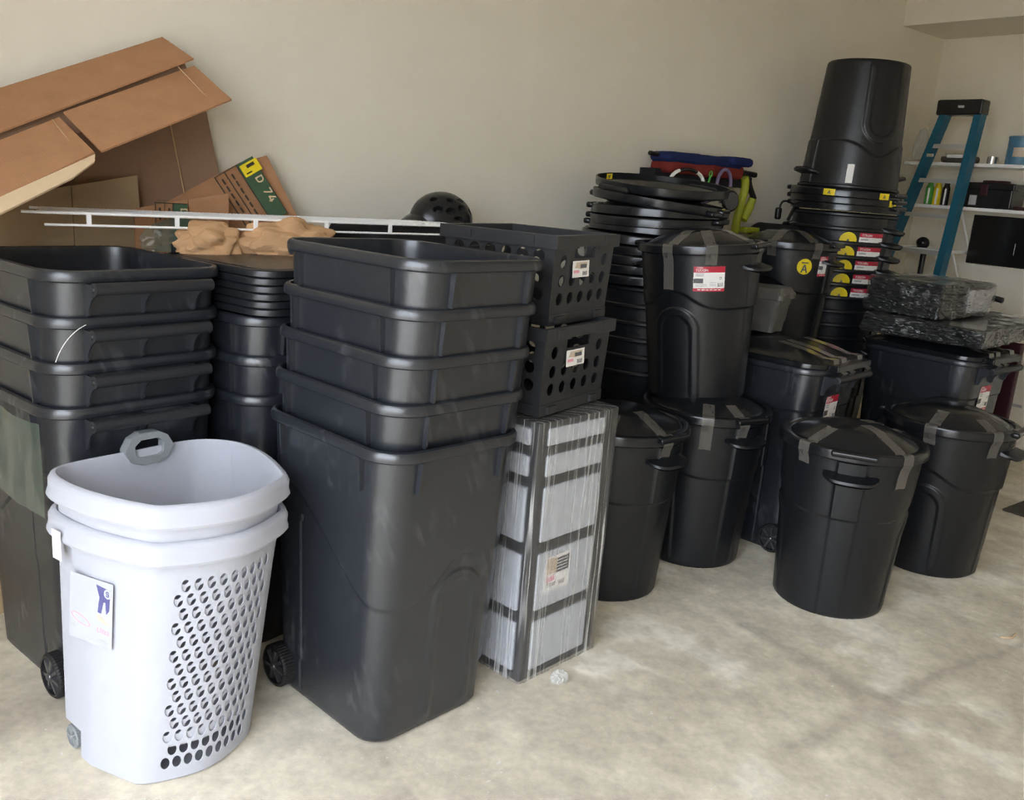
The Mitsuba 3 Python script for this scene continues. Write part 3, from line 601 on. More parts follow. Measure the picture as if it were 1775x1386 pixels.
def hamper_label():
    P = []
    t = 0.40 / HH; r = hamper_ring(t, 0.0012, 0.40); r2 = hamper_ring(0.5, 0.0012, 0.3325)
    a = r[39]; b = r[44]; u = (b - a); u[2] = 0; u /= np.linalg.norm(u); mid = hamper_ring(0.60, 0.0016, 0.475)[40]; lo = hamper_ring(0.45, 0.0016, 0.371)[40]; v = mid - lo; v /= np.linalg.norm(v)
    def fm(m): return flat_map(m, mid, u, v)
    P.append(('label', ply(fm(quad(-0.075, 0.075, -0.105, 0.075, 0.0022, 1, 0.0006)), 'mat_white', False)))
    legs = cat_([extr(Polygon([(0.018, 0.062), (0.066, 0.056), (0.064, 0.0), (0.054, -0.012), (0.050, 0.02), (0.044, 0.02), (0.036, -0.014), (0.024, -0.012), (0.03, 0.03)]), 0.0006)])
    legs.apply_translation([0, 0, 0.0022]); P.append(('label__picture', ply(fm(legs), 'mat_sticker_blue', False)))
    P.append(('label__badge', ply(fm(cat_([disc(0.058, 0.045, 0.013, 0.0032)])), 'mat_white', False)))
    P.append(('label__letter', ply(fm(text('S', 0.014, 0.058, 0.038, 0.0038)), 'mat_sticker_blue', False)))
    shoe = extr(Polygon([(0.02, -0.02), (0.034, -0.022), (0.06, -0.035), (0.066, -0.042), (0.045, -0.04), (0.024, -0.03)]), 0.0006); shoe.apply_translation([0, 0, 0.0022]); P.append(('label__shoe', ply(fm(shoe), 'mat_sticker_tan', False)))
    ov = Point(0, 0).buffer(1); oval = affinity.translate(affinity.rotate(affinity.scale(ov, 0.034, 0.012), -18), -0.035, -0.048); ring = extr(oval.difference(oval.buffer(-0.002)), 0.0006); ring.apply_translation([0, 0, 0.0022]); P.append(('label__oval', ply(fm(ring), 'mat_sticker_pink', False)))
    P.append(('label__lettering', ply(fm(text('Ultra', 0.014, 0.045, -0.068, 0.0028)), 'mat_sticker_pink', False)))
    P.append(('label__small_print', ply(fm(cat_([quad(0.02 + 0.014 * k, 0.03 + 0.014 * k, -0.096, -0.086, 0.0028, 1) for k in range(3)] + [quad(-0.07, -0.055, -0.075, -0.068, 0.0028, 1)])), 'mat_sticker_grey', False)))
    return P
HAMPER = ply(HM, 'mat_hamper', 40)
hx_, hy_, ha_ = 0.710, 2.280, 0.20
lowM = RT(hx_, hy_, 0, ha_); hiM = RT(hx_ + 0.004, hy_ + 0.002, 0.0965, ha_ + 0.002)
tagm = flat_map(quad(-0.02, 0.02, -0.05, 0.03, 0.001, 1, 0.001), [-0.236, 0.10, 0.625], [0.1, -1, 0], [0, 0, 1])
place('laundry_hamper', [('body', HAMPER)] + HWg + hamper_label() + [('paper_tag', ply(tagm, 'mat_sticker_white', False))], lowM, 'white laundry hamper with oval holes and product label, lower of the nested pair', 'laundry hamper')
place('laundry_hamper', [('body', HAMPER), (('handle', 'grey moulded grip'), ply(hamper_handle(), 'mat_grey_grip', 40))], hiM, 'white laundry hamper with grey grip, upper of the nested pair', 'laundry hamper')

# ------------------------------------------------------------------ drawer tower in stretch film, crates on top
CW, CD, CHH = 0.375, 0.40, 0.885
cart_near, cart_yaw = np.array([1.736, 1.964]), 0.13
cxv, cyv = np.array([math.cos(cart_yaw), math.sin(cart_yaw)]), np.array([-math.sin(cart_yaw), math.cos(cart_yaw)])
cc = cart_near + cxv * CW / 2 + cyv * CD / 2; cartM = RT(cc[0], cc[1], 0, cart_yaw)
hw, hd = CW / 2, CD / 2
fr = []
P = []
edges = [0.0, 0.025, 0.205, 0.235, 0.445, 0.475, 0.675, 0.70, 0.79, 0.815, 0.875, 0.885]
for px, py in ((-1, -1), (1, -1), (1, 1), (-1, 1)):
    P.append(('post', ply(rbox(px * hw - (0.045 if px > 0 else 0), px * hw + (0.045 if px < 0 else 0), py * hd - (0.03 if py > 0 else 0), py * hd + (0.03 if py < 0 else 0), 0.004, CHH - 0.004, 0.006), 'mat_cart_frame', 40)))
for z0, z1 in ((0.0, 0.022), (0.205, 0.238), (0.445, 0.478), (0.672, 0.700), (0.776, 0.802), (0.865, CHH)):
    P.append(('shelf', ply(rbox(-hw, hw, -hd, hd, z0, z1, 0.005), 'mat_cart_frame', 40)))
for z0, z1 in ((0.026, 0.202), (0.241, 0.441), (0.481, 0.668), (0.703, 0.773), (0.805, 0.862)):
    P.append((('drawer', 'translucent grey drawer'), ply(rbox(-hw + 0.002, hw - 0.05, -hd - 0.004, hd - 0.01, z0, z1, 0.008), 'mat_drawer', 40)))
    P[-1] = (('drawer', 'translucent grey drawer'), ply(cat_([rbox(-hw - 0.003, hw - 0.048, -hd + 0.034, hd - 0.01, z0, z1, 0.008), rbox(-hw + 0.047, hw - 0.047, -hd - 0.003, hd - 0.02, z0, z1, 0.006)]), 'mat_drawer', 40))
lab = [('label', quad(-0.062, 0.062, -0.062, 0.062, 0.0008, 1), 'mat_sticker_white'), ('label__picture', cat_([quad(-0.005, 0.05, 0.0 - 0.002 + 0.011 * k, 0.006 + 0.011 * k, 0.0013, 1) for k in range(5)] + [quad(0.05, 0.056, -0.002, 0.053, 0.0013, 1)]), 'mat_sticker_dark'), ('label__photo', quad(-0.055, -0.005, 0.0, 0.055, 0.0013, 1), 'mat_sticker_tan'),
       ('label__oval', quad(-0.052, -0.012, -0.026, -0.010, 0.0013, 1), 'mat_sticker_pink'), ('label__barcode', cat_([quad(0.012 + 0.006 * k, 0.015 + 0.006 * k, -0.05, -0.034, 0.0013, 1) for k in range(5)] + [quad(-0.052, -0.005, -0.037 - 0.008 * k, -0.034 - 0.008 * k, 0.0013, 1) for k in range(2)]), 'mat_sticker_dark')]
for s_, m, mt in lab: P.append((s_, ply(flat_map(m, [-0.045, -hd - 0.005, 0.36], [1, 0, 0], [0, 0, 1]), mt, False)))
def film_box(x0, x1, y0, y1, z0, z1, amp=0.004, seed=1, dx=0.012, vert=True):
    n = max(2, int((x1 - x0) / dx)); mm = max(2, int((y1 - y0) / dx)); r = 0.014
    P2 = rr_pts((x1 - x0) / 2, (y1 - y0) / 2, r, 4, 30); N = rr_nrm(P2); c = np.array([(x0 + x1) / 2, (y0 + y1) / 2]); R = []
    for z in np.linspace(z0, z1, 40):
        s = np.arange(len(P2)); q = np.stack([s * (0.9 if vert else 0.25), np.full(len(s), z * (6 if vert else 40)), np.zeros(len(s))], 1); d = (meshkit.fbm(q, 3, seed) - 0.3) * amp * 2
        R.append(np.c_[P2 + N * d[:, None] + c, np.full(len(P2), z)])
    top = np.c_[P2 * 0.97 + c, np.full(len(P2), z1 + 0.004)]
    R = [np.c_[P2 * 0.97 + c, np.full(len(P2), z0)]] + R + [top]
    return loft(R, False, True)
P.append((('stretch_film', 'clear wrinkled stretch film'), ply(film_box(-hw - 0.012, hw + 0.012, -hd - 0.012, hd + 0.012, 0.002, CHH + 0.004), 'mat_film', 40)))
place('drawer_tower', P, cartM, 'grey five-drawer tower wrapped in clear stretch film, under the two black crates', 'drawer tower')

KX, KY, KZ = 0.400, 0.415, 0.278
def crate_mesh():
    C = m3.Manifold.cube
    def B(x0, x1, y0, y1, z0, z1): return C([x1 - x0, y1 - y0, z1 - z0]).translate([x0, y0, z0])
    t = 0.005; ax, ay = KX / 2, KY / 2; tp = 0.012
    o = m3.Manifold.hull(B(-ax + tp, ax - tp, -ay + tp, ay - tp, 0.0, 0.001) + B(-ax, ax, -ay, ay, KZ - 0.001, KZ))
    i = m3.Manifold.hull(B(-ax + tp + t, ax - tp - t, -ay + tp + t, ay - tp - t, t, t + 0.001) + B(-ax + t, ax - t, -ay + t, ay - t, KZ + 0.01, KZ + 0.02))
    rim = B(-ax - 0.012, ax + 0.012, -ay - 0.012, ay + 0.012, KZ - 0.040, KZ) - B(-ax - 0.009, ax + 0.009, -ay - 0.009, ay + 0.009, KZ - 0.1, KZ - 0.004)
    base = B(-ax + 0.008, ax - 0.008, -ay + 0.008, ay - 0.008, 0.0, 0.035) - B(-ax + 0.012, ax - 0.012, -ay + 0.012, ay - 0.012, -0.01, 0.045)
    body = (o + rim + base) - i; cuts = []
    cyl = m3.Manifold.cylinder(1.2, 0.0200, 0.0200, 28, True)
    def hole(axis, u, z, ry=1.0):
        c = cyl.rotate([90, 0, 0]) if axis == 'y' else cyl.rotate([0, 90, 0])
        return c.translate([u, 0, z]) if axis == 'y' else c.translate([0, u, z])
    for r_i, z in enumerate((0.080, 0.137, 0.197)):
        for c in range(5):
            u = (c - 2) * 0.068
            if r_i == 2 and c in (1, 2, 3): continue
            cuts.append(hole('y', u, z))
        for c in range(6): cuts.append(hole('x', (c - 2.5) * 0.060, z + 0.016))
    cuts.append(B(-0.070, 0.070, -1, 1, 0.205, 0.243))
    return mf(body - m3.Manifold.batch_boolean(cuts, m3.OpType.Add))
KM = ply(crate_mesh(), 'mat_crate', 30)
clips = []
for s in (-1, 1):
    for u in (-0.13, 0.13):
        clips.append(bx(u - 0.022, u + 0.022, s * (KY/2 + 0.011) - 0.004, s * (KY/2 + 0.011) + 0.004, KZ - 0.03, KZ - 0.006)); clips.append(bx(s * (KX/2 + 0.011) - 0.004, s * (KX/2 + 0.011) + 0.004, u * 0.9 - 0.022, u * 0.9 + 0.022, KZ - 0.03, KZ - 0.006))
        clips.append(bx(u - 0.025, u + 0.025, s * (KY/2 - 0.004) - 0.006, s * (KY/2 - 0.004) + 0.006, 0.006, 0.028))
CLIPS = [ply(c, 'mat_crate', False) for c in clips]
def crate_label(u, v):
    L = [('label', quad(-0.055, 0.055, -0.026, 0.026, 0.001, 1), 'mat_sticker_white'), ('label__picture', extr(Polygon([(-0.042, 0.004), (-0.03, 0.021), (0.042, 0.021), (0.034, 0.002), (0.0, 0.0)]), 0.0005), 'mat_sticker_tan'), ('label__dark_panel', quad(-0.006, 0.036, 0.003, 0.015, 0.0022, 1), 'mat_sticker_dark'), ('label__barcode', cat_([quad(0.012 + 0.008 * k, 0.016 + 0.008 * k, -0.021, -0.008, 0.0016, 1) for k in range(4)]), 'mat_sticker_dark'), ('label__red_print', quad(-0.048, -0.012, -0.012, -0.003, 0.0016, 1), 'mat_sticker_pink')]
    L[1][1].apply_translation([0, 0, 0.0012])
    return [(s_, ply(flat_map(m, [u, -KY/2 - 0.001, v], [1, 0, 0], [0, 0.045, 1]), mt, False)) for s_, m, mt in L]
kz = CHH + 0.012
lowc = (1.880, 2.235, 0.285); hic = (1.915, 2.285, 0.33)
place('crate', [('body', KM)] + [('clip', c) for c in CLIPS] + crate_label(-0.02, 0.172), RT(lowc[0], lowc[1], kz, lowc[2]), 'black plastic crate with round holes, the lower one, standing on the wrapped drawer tower', 'crate')
place('crate', [('body', KM)] + [('clip', c) for c in CLIPS] + crate_label(-0.03, 0.172), RT(hic[0], hic[1], kz + KZ - 0.004, hic[2]), 'black plastic crate with round holes, the upper one, beside the helmet', 'crate')

# ------------------------------------------------------------------ cardboard against the wall
def lines(polys, o, a, b, off=0.0): pass
P = []
A_, B_, C_, D_, D2, E_, F_, G_, H_ = ([0.475, 3.40, 1.723], [1.099, 3.44, 2.014], [1.161, 3.30, 1.922], [0.427, 3.12, 1.575], [0.71, 3.20, 1.693], [1.221, 3.10, 1.785], [0.765, 2.98, 1.599], [0.74, 2.95, 1.581], [0.373, 2.80, 1.406])
L0, L1 = [0.26, 3.382, 1.61], [0.26, 3.157, 1.52]
P.append(('panel', ply(panel([L0, B_, np.array(C_) + [0, -0.012, -0.010], np.array(L1) + [0, -0.014, -0.012]]), 'mat_card', False)))
P.append(('dark_backing', ply(panel([np.array(L1) + [0.02, 0.03, -0.006], np.array(C_) + [-0.03, 0.03, -0.006], np.array(C_) + [-0.0, -0.01, -0.07], np.array(L1) + [0.02, 0.02, -0.13]]), 'mat_card_dark', False)))  # dark backing added so the gap under the fold looks shaded
P.append(('flap', ply(panel([np.array(D2) + [0.004, -0.004, 0], np.array(C_) + [0, -0.008, -0.010], E_, F_]), 'mat_card', False)))
P.append(('flap', ply(panel([[0.25, 3.07, 1.465], [0.70, 3.20, 1.690], G_, H_, [0.25, 2.79, 1.35]]), 'mat_card', False)))
edge = np.array(G_) - np.array(H_); e2 = np.array([0, -0.03, -0.03])
P.append((('torn_edge', 'pale torn edge strip'), ply(panel([np.array(H_) - edge * 0.3, G_, np.array(G_) + e2 * 0.6 - edge * 0.02, np.array(G_) - edge * 0.22 + e2 * 1.1, np.array(H_) - edge * 0.3 + e2 * 1.4], 0.008), 'mat_card_pale', False)))
for t in (0.42, 0.87):
    p, q = np.array(C_) + (np.array(D2) - C_) * (1 - t), np.array(E_) + (np.array(F_) - E_) * (1 - t)
    if t > 0.5: P.append(('crease', ply(tube([p + [0, -0.006, 0.001], q + [0, -0.006, 0.001]], 0.0022, 6), 'mat_card_crease', True)))
p, q = np.array(B_) * 0.3 + np.array(L0) * 0.7, np.array(C_) * 0.3 + np.array(L1) * 0.7
P.append(('crease', ply(tube([p + [0, -0.005, 0], q + [0, -0.005, 0]], 0.002, 6), 'mat_card_crease', True)))
p, q = np.array(D2) * 0.93 + np.array([0.25, 3.07, 1.465]) * 0.07, np.array(G_) * 0.9 + np.array(H_) * 0.1
P.append(('crease', ply(tube([p + [0, -0.006, 0], q + [0, -0.006, 0]], 0.002, 6), 'mat_card_crease', True)))
place('cardboard_sheet', P, None, 'large unfolded tan cardboard box slanting across the top of the pile by the wall', 'cardboard')
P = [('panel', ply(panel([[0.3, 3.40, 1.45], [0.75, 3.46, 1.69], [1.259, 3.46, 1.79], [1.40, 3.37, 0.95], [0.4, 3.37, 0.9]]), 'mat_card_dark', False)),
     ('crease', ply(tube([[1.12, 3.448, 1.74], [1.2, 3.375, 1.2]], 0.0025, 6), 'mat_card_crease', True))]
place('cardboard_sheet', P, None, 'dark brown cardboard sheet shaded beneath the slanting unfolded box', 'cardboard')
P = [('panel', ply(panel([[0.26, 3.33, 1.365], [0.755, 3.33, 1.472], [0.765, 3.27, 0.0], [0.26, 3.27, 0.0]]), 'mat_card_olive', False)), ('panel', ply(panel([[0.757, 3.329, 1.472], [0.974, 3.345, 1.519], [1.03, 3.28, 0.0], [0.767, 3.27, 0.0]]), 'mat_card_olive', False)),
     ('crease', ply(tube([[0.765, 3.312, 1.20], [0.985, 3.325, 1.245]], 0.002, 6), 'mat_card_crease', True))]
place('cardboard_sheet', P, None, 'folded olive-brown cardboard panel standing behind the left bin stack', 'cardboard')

def print_on(o, a, b, items):
    out = []
    for s_, m, mt in items: out.append((s_, ply(flat_map(m, o, a, b), mt, False)))
    return out
# two printed boxes: local frame u (right), v (down the print), on the panel's front
o2 = np.array([1.376, 3.405, 1.587]); ax2 = np.array([1.488, 3.405, 1.621]) - o2; top2 = np.array([1.376, 3.42, 1.587])
P = [('panel', ply(panel([[1.00, 3.41, 1.372], [1.376, 3.42, 1.587], [1.488, 3.42, 1.624], [1.60, 3.36, 1.375], [1.72, 3.28, 1.05], [1.0, 3.28, 1.0]], 0.008), 'mat_card', False))]
v2 = np.array([1.46, 3.365, 1.395]) - np.array([1.352, 3.415, 1.575]); v2 /= np.linalg.norm(v2)        # direction down the print
nrm = np.array([0.0, -0.985, 0.17]); u2 = np.cross(v2, nrm); u2 /= np.linalg.norm(u2)
if u2[0] < 0: u2 = -u2
nn = np.cross(u2, -v2); nn = nn / np.linalg.norm(nn)
org = np.array([1.355, 3.398, 1.578])
def pm(m): return basis_map(m, org, u2, -v2, nn if nn[1] < 0 else -nn)
def R_(u0, u1, v0, v1, off=0.002): return quad(u0, u1, -v1, -v0, off, 1, 0.001)
it = [('green_band', R_(0.0, 0.072, 0.0, 0.245), 'mat_print_green'), ('print_frame', cat_([R_(-0.104, -0.1, 0.0, 0.25), R_(-0.06, -0.056, 0, 0.25), R_(-0.104, 0.0, 0.247, 0.251), R_(-0.004, 0.0, 0, 0.25), R_(0.072, 0.075, 0, 0.25), R_(-0.104, 0, 0.0, 0.003)]), 'mat_print_black'),
      ('lettering', cat_([text('74', 0.032, 0.036, -0.125, 0.003, True, -pi / 2, False), text('D', 0.03, 0.036, -0.07, 0.003, True, -pi / 2, False)]), 'mat_card_pale')]
it.append(('small_print', cat_([R_(-0.084 + 0.044 * r, -0.077 + 0.044 * r, 0.02 + 0.03 * k, 0.042 + 0.03 * k) for r in range(2) for k in range(7)]), 'mat_print_black'))
it.append(('symbol', basis_map(trimesh.creation.annulus(0.019, 0.022, 0.0012, sections=24), [0.06, -0.285, 0.0015], [1, 0, 0], [0, 1, 0], [0, 0, 1]), 'mat_print_black'))
it.append(('price_sticker', quad(0.005, 0.083, -0.058, -0.01, 0.004, 1, 0.001), 'mat_sticker_yellow')); it.append(('price_sticker__print', cat_([quad(0.03, 0.065, -0.03, -0.018, 0.0048, 1), quad(0.015, 0.04, -0.05, -0.045, 0.0048, 1)]), 'mat_print_black'))
P += [(s_, ply(pm(m), mt, False)) for s_, m, mt in it]
place('carton', P, None, 'flattened brown carton with green 74 band and yellow price sticker leaning on the wall', 'carton')
P = [('panel', ply(panel([[0.95, 3.30, 1.407], [1.133, 3.30, 1.447], [1.13, 3.26, 0.0], [0.93, 3.26, 0.0]], 0.008), 'mat_card', False)), ('panel', ply(panel([[1.136, 3.296, 1.447], [1.284, 3.296, 1.475], [1.27, 3.26, 0.0], [1.132, 3.256, 0.0]], 0.008), 'mat_card', False))]
org1 = np.array([1.078, 3.282, 1.429]); v1 = np.array([-0.008, -0.03, -1.0]); v1 /= np.linalg.norm(v1); u1 = np.array([0.98, 0, 0.2]); u1 -= v1 * (u1 @ v1); u1 /= np.linalg.norm(u1)
nn1 = np.cross(u1, -v1)
def pm1(m): return basis_map(m, org1, u1, -v1, nn1)
it = [('green_band', R_(0.0, 0.05, 0, 0.2), 'mat_print_green'), ('print_frame', cat_([R_(-0.064, -0.061, 0, 0.2), R_(-0.032, -0.03, 0, 0.2), R_(-0.064, 0.05, -0.003, 0.0), R_(-0.003, 0, 0, 0.2)]), 'mat_print_black'), ('lettering', cat_([text('D', 0.024, 0.025, -0.012, 0.003, True, -pi / 2, False), text('74', 0.024, 0.025, -0.085, 0.003, True, -pi / 2, False)]), 'mat_card_pale'),
      ('small_print', cat_([R_(-0.05 + 0.032 * r, -0.044 + 0.032 * r, 0.015 + 0.025 * k, 0.033 + 0.025 * k) for r in range(2) for k in range(6)]), 'mat_print_black')]
P += [(s_, ply(pm1(m), mt, False)) for s_, m, mt in it]
place('carton', P, None, 'flattened brown carton with a dark green printed band standing behind the wire shelf', 'carton')

# crumpled paper and films
def paper(cx_, cy_, cz_, sx, sy, sz, seed):
    g = np.random.default_rng(seed); m = trimesh.creation.icosphere(4, 1.0); v = m.vertices; c = g.normal(size=(70, 3)); c /= np.linalg.norm(c, axis=1, keepdims=True)
    d = np.sort(np.linalg.norm(v[:, None] - c[None], axis=2), axis=1); k = 1 + 0.3 * (meshkit.fbm(v * 2.0, 2, seed) - 0.5)
    for j in range(12): k = k + 0.17 * (np.abs(((v @ c[j]) * g.uniform(1.2, 2.6) + g.uniform()) % 1.0 - 0.5) - 0.25)
    v = v * k[:, None] * np.array([sx, sy, sz]); v[:, 2] = np.maximum(v[:, 2], -0.4 * sz); m.vertices = v + [cx_, cy_, cz_]; return m
def crumple(cx_, cy_, cz_, sx, sy, sz, seed, sub=4, amp=0.35, freq=3.0):
    m = trimesh.creation.icosphere(sub, 1.0); v = m.vertices
    n = np.abs(meshkit.fbm(v * freq + 7, 4, seed) - 0.5) * 2; v = v * (1 - amp * n[:, None]) * np.array([sx, sy, sz]); v[:, 2] = np.maximum(v[:, 2], -0.35 * sz)
    m.vertices = v + [cx_, cy_, cz_]; return m
single('crumpled_paper', paper(1.39, 2.99, 1.318, 0.19, 0.075, 0.085, 5), 'mat_kraft', 'crumpled brown kraft paper, the wide heap lying on the pile of flat lids', 'packing paper', smooth=False)
single('crumpled_paper', paper(1.10, 2.99, 1.316, 0.105, 0.06, 0.075, 9), 'mat_kraft', 'crumpled brown kraft paper, the small heap beside the green film', 'packing paper', smooth=False)
single('plastic_film', crumple(1.06, 3.09, 1.312, 0.16, 0.045, 0.085, 12, 4, 0.25, 2.5), 'mat_film_green', 'translucent green plastic film bunched up behind the small paper heap', 'plastic film', smooth=25)
single('plastic_film', crumple(0.47, 3.36, 0.24, 0.16, 0.09, 0.40, 15, 4, 0.3, 3), 'mat_film_green', 'green plastic film heap on the floor at the left edge', 'plastic film', smooth=25)
single('plastic_film', crumple(1.86, 1.90, 0.012, 0.035, 0.028, 0.03, 22, 3, 0.5, 3), 'mat_film_clear', 'small scrap of clear film on the floor beside the wrapped drawer tower', 'plastic film', smooth=10)
def film_sheet():
    n, m_ = 40, 24; V = []; 
    for j in range(m_):
        z = 0.60 + 0.27 * j / (m_ - 1); hx_b = bin_dims(z)[0]
        for i in range(n):
            y = -0.20 + 0.44 * i / (n - 1); V.append([hx_b + 0.012 + 0.010 * meshkit.fbm(np.array([y * 16, z * 7, 3.0]), 3, 4), y, z - 0.035 * math.sin(i / (n - 1) * 2.2)])
    V = np.array(V); B = V - [0.0006, 0, 0]; f = []
    for j in range(m_ - 1):
        for i in range(n - 1):
            a_, b_, c_, d_ = j * n + i, j * n + i + 1, (j + 1) * n + i + 1, (j + 1) * n + i; f += [[a_, b_, c_], [a_, c_, d_]]
    return trimesh.Trimesh(V, np.array(f), process=False)
single('plastic_film', film_sheet(), 'mat_film_green', 'sheet of clear greenish film clinging to the side of the leftmost bin stack', 'plastic film', smooth=True, M=RT(0.697, 2.90, 0, math.pi + 0.205, 1.02))
single('strand', tube(spline([[0.600, 2.545, 1.139], [0.566, 2.535, 1.120], [0.535, 2.53, 1.083], [0.518, 2.53, 1.045]], 20), 0.0011, 6), 'mat_sticker_white', 'thin white plastic strand hanging on the left bin stack', 'strand', smooth=True)
single('stick', tube([[3.57, 1.21, 0.004], [3.60, 1.18, 0.006], [3.66, 1.19, 0.004]], 0.004, 6), 'mat_card_pale', 'small pale stick lying on the open floor at the right', 'stick', smooth=True)

# ------------------------------------------------------------------ white wire shelf laid across the stacks
P = []
x0, x1, yA, yB, zS = 0.60, 2.14, 2.99, 3.19, 1.402
P.append(('front_rail', ply(tube([[x0 - 0.06, yA, zS + 0.002], [x1, yA, zS]], 0.0045, 8), 'mat_steel_wire', 40)))
P.append(('lower_rail', ply(tube([[x0, yA - 0.002, zS - 0.034], [x1, yA - 0.002, zS - 0.034]], 0.004, 8), 'mat_steel_wire', 40)))
P.append(('back_rail', ply(tube([[x0, yB, zS + 0.002], [x1, yB, zS]], 0.0045, 8), 'mat_steel_wire', 40)))
P.append(('middle_rail', ply(tube([[x0, (yA + yB) / 2, zS - 0.002], [x1, (yA + yB) / 2, zS - 0.002]], 0.004, 8), 'mat_steel_wire', 40)))
post_ = ply(bx(-0.0065, 0.0065, -0.005, 0.003, -0.034, 0), 'mat_steel_wire', False)
for k in range(6): P.append(('strut', ply(bx(x0 + 0.125 + 0.268 * k - 0.0065, x0 + 0.125 + 0.268 * k + 0.0065, yA - 0.006, yA + 0.003, zS - 0.034, zS), 'mat_steel_wire', False)))
xs = np.arange(x0 + 0.01, x1, 0.0125)
for x in xs: P.append(('wire', ply(tube([[x, yA - 0.003, zS + 0.003], [x, yB, zS + 0.005]], 0.0022, 5, True), 'mat_steel_wire', True)))
place('wire_shelf', P, None, 'white wire shelf laid flat behind the bin stacks in front of the cardboard', 'wire shelf')

# ------------------------------------------------------------------ helmet on a black bag
def helmet():
    m = trimesh.creation.icosphere(5, 1.0); v = m.vertices; 
    cut = np.zeros(len(v)); th = np.arctan2(v[:, 1], v[:, 0]); 
    for az, el, wa, we in ((-1.75, 0.42, 0.17, 0.10), (-1.25, 0.52, 0.16, 0.10), (-2.2, 0.45, 0.16, 0.10), (-1.65, 0.85, 0.2, 0.09), (-1.0, 0.85, 0.2, 0.09), (-0.7, 0.4, 0.16, 0.1), (-2.5, 0.85, 0.16, 0.08), (-1.5, 0.16, 0.16, 0.05)):
        e = np.arcsin(np.clip(v[:, 2], -1, 1)); d = ((np.angle(np.exp(1j * (th - az))) / wa) ** 2 + ((e - el) / we) ** 2); cut = np.maximum(cut, 1 - sstep(0.6, 1.2, d))
    v = v * (1 - 0.20 * cut[:, None]); v = v * np.array([0.15, 0.11, 0.125]); v[:, 2] = np.maximum(v[:, 2], -0.012); m.vertices = v; return m
hp = (2.20, 3.24, 1.405)
visor = loft([np.array([[-0.14 + 0.02 * t, -0.09 * s, 0.03 - 0.03 * s * s], [-0.225 + 0.10 * abs(s) ** 1.5, -0.095 * s, -0.012], [-0.222 + 0.10 * abs(s) ** 1.5, -0.095 * s, -0.018], [-0.13, -0.085 * s, 0.015 - 0.03 * s * s]]) for s in np.linspace(-1, 1, 13) for t in (0,)], True, True)
hm = RT(*hp, 0.05)
place('helmet', [('shell', ply(helmet(), 'mat_helmet', 40)), ('visor', ply(visor, 'mat_helmet', 30))], hm, 'black vented bicycle helmet with visor beside the upper crate', 'helmet')
bag = rbox(1.74, 2.42, 3.05, 3.44, 0.0, 1.392, 0.06)
key = single('duffel_case', bag, 'mat_black_fabric', 'tall black fabric case standing by the wall behind the wire shelf, carrying the helmet', 'case')

# ------------------------------------------------------------------ things hanging on the left wall
def soft(x0, x1, y0, y1, z0, z1, amp, seed, r=0.03, fq=9, seg=0.02):
    m = rbox(x0, x1, y0, y1, z0, z1, r); m = m.subdivide_to_size(seg); v = m.vertices; c = v.mean(0)
    n = v - c; n = n / np.maximum(np.linalg.norm(n, axis=1, keepdims=True), 1e-6); m.vertices = v + n * ((meshkit.fbm(v * fq, 3, seed) - 0.5) * 2 * amp)[:, None]; return m
P = [('board', ply(bx(3.66, 4.50, 3.38, 3.496, 1.655, 1.72), 'mat_black_fabric', False)), ('rod', ply(tube([[3.62, 3.40, 1.795], [3.72, 3.40, 1.79]], 0.012, 10), 'mat_helmet', 40)), ('rod', ply(tube([[4.30, 3.36, 1.745], [4.50, 3.36, 1.735]], 0.016, 10), 'mat_helmet', 40))]
place('wall_rack', P, None, 'black wall-mounted rack holding the folded blue and red fabric', 'rack')
single('folded_fabric', soft(3.68, 4.30, 3.30, 3.47, 1.755, 1.812, 0.03, 3, 0.026, 7), 'mat_blue_fabric', 'dark blue folded fabric on top of the wall rack', 'fabric', smooth=40)
single('folded_fabric', soft(3.70, 4.34, 3.31, 3.47, 1.700, 1.775, 0.03, 8, 0.026, 7), 'mat_red_fabric', 'red folded fabric under the blue fabric on the wall rack', 'fabric', smooth=40)
single('folded_bag', soft(4.17, 4.36, 3.27, 3.42, 1.77, 1.82, 0.012, 11, 0.022), 'mat_blue_fabric', 'small dark blue bag lying on the right end of the wall rack', 'bag', smooth=40)
a = np.linspace(0, pi, 15)
def hoop(cx_, cz_, w, h, y): return spline([[cx_ - w * math.cos(t), y, cz_ + h * math.sin(t)] for t in a], 30)
hp1 = hoop(3.83, 1.66, 0.135, 0.066, 3.30); n1 = len(hp1)
place('handlebar_hoop', [(('end_grip', 'white end'), ply(tube(hp1[:9], 0.010, 10), 'mat_steel_wire', 40)), (('middle', 'dark middle'), ply(tube(hp1[8:22], 0.009, 10), 'mat_helmet', 40)), (('end_grip', 'white end'), ply(tube(hp1[21:], 0.010, 10), 'mat_steel_wire', 40)), ('stem', ply(tube([hp1[0], hp1[0] + [0, 0.02, -0.10], [3.72, 3.49, 1.54]], 0.008, 8), 'mat_helmet', 40))], None, 'white-ended hoop handle hanging on the wall above the lid pile', 'hoop handle')
hp2 = hoop(4.145, 1.655, 0.062, 0.09, 3.30)
place('handlebar_hoop', [('loop', ply(tube(hp2, 0.010, 10), 'mat_purple', 40)), ('stem', ply(tube([hp2[0], hp2[0] + [0, 0.02, -0.08], [4.10, 3.49, 1.52]], 0.008, 8), 'mat_purple', 40))], None, 'purple-grey hoop handle hanging on the wall right of the white-ended hoop', 'hoop handle')
single('clip', cat_([tube(spline([[4.02 + 0.012 * math.cos(t), 3.30, 1.715 + 0.014 * math.sin(t)] for t in np.linspace(0, 2 * pi, 13)], 20), 0.004, 8), tube([[4.02, 3.30, 1.70], [4.018, 3.32, 1.62], [4.0, 3.49, 1.58]], 0.006, 8)]), 'mat_green', 'small bright green clip between the two hoops', 'clip', smooth=40)
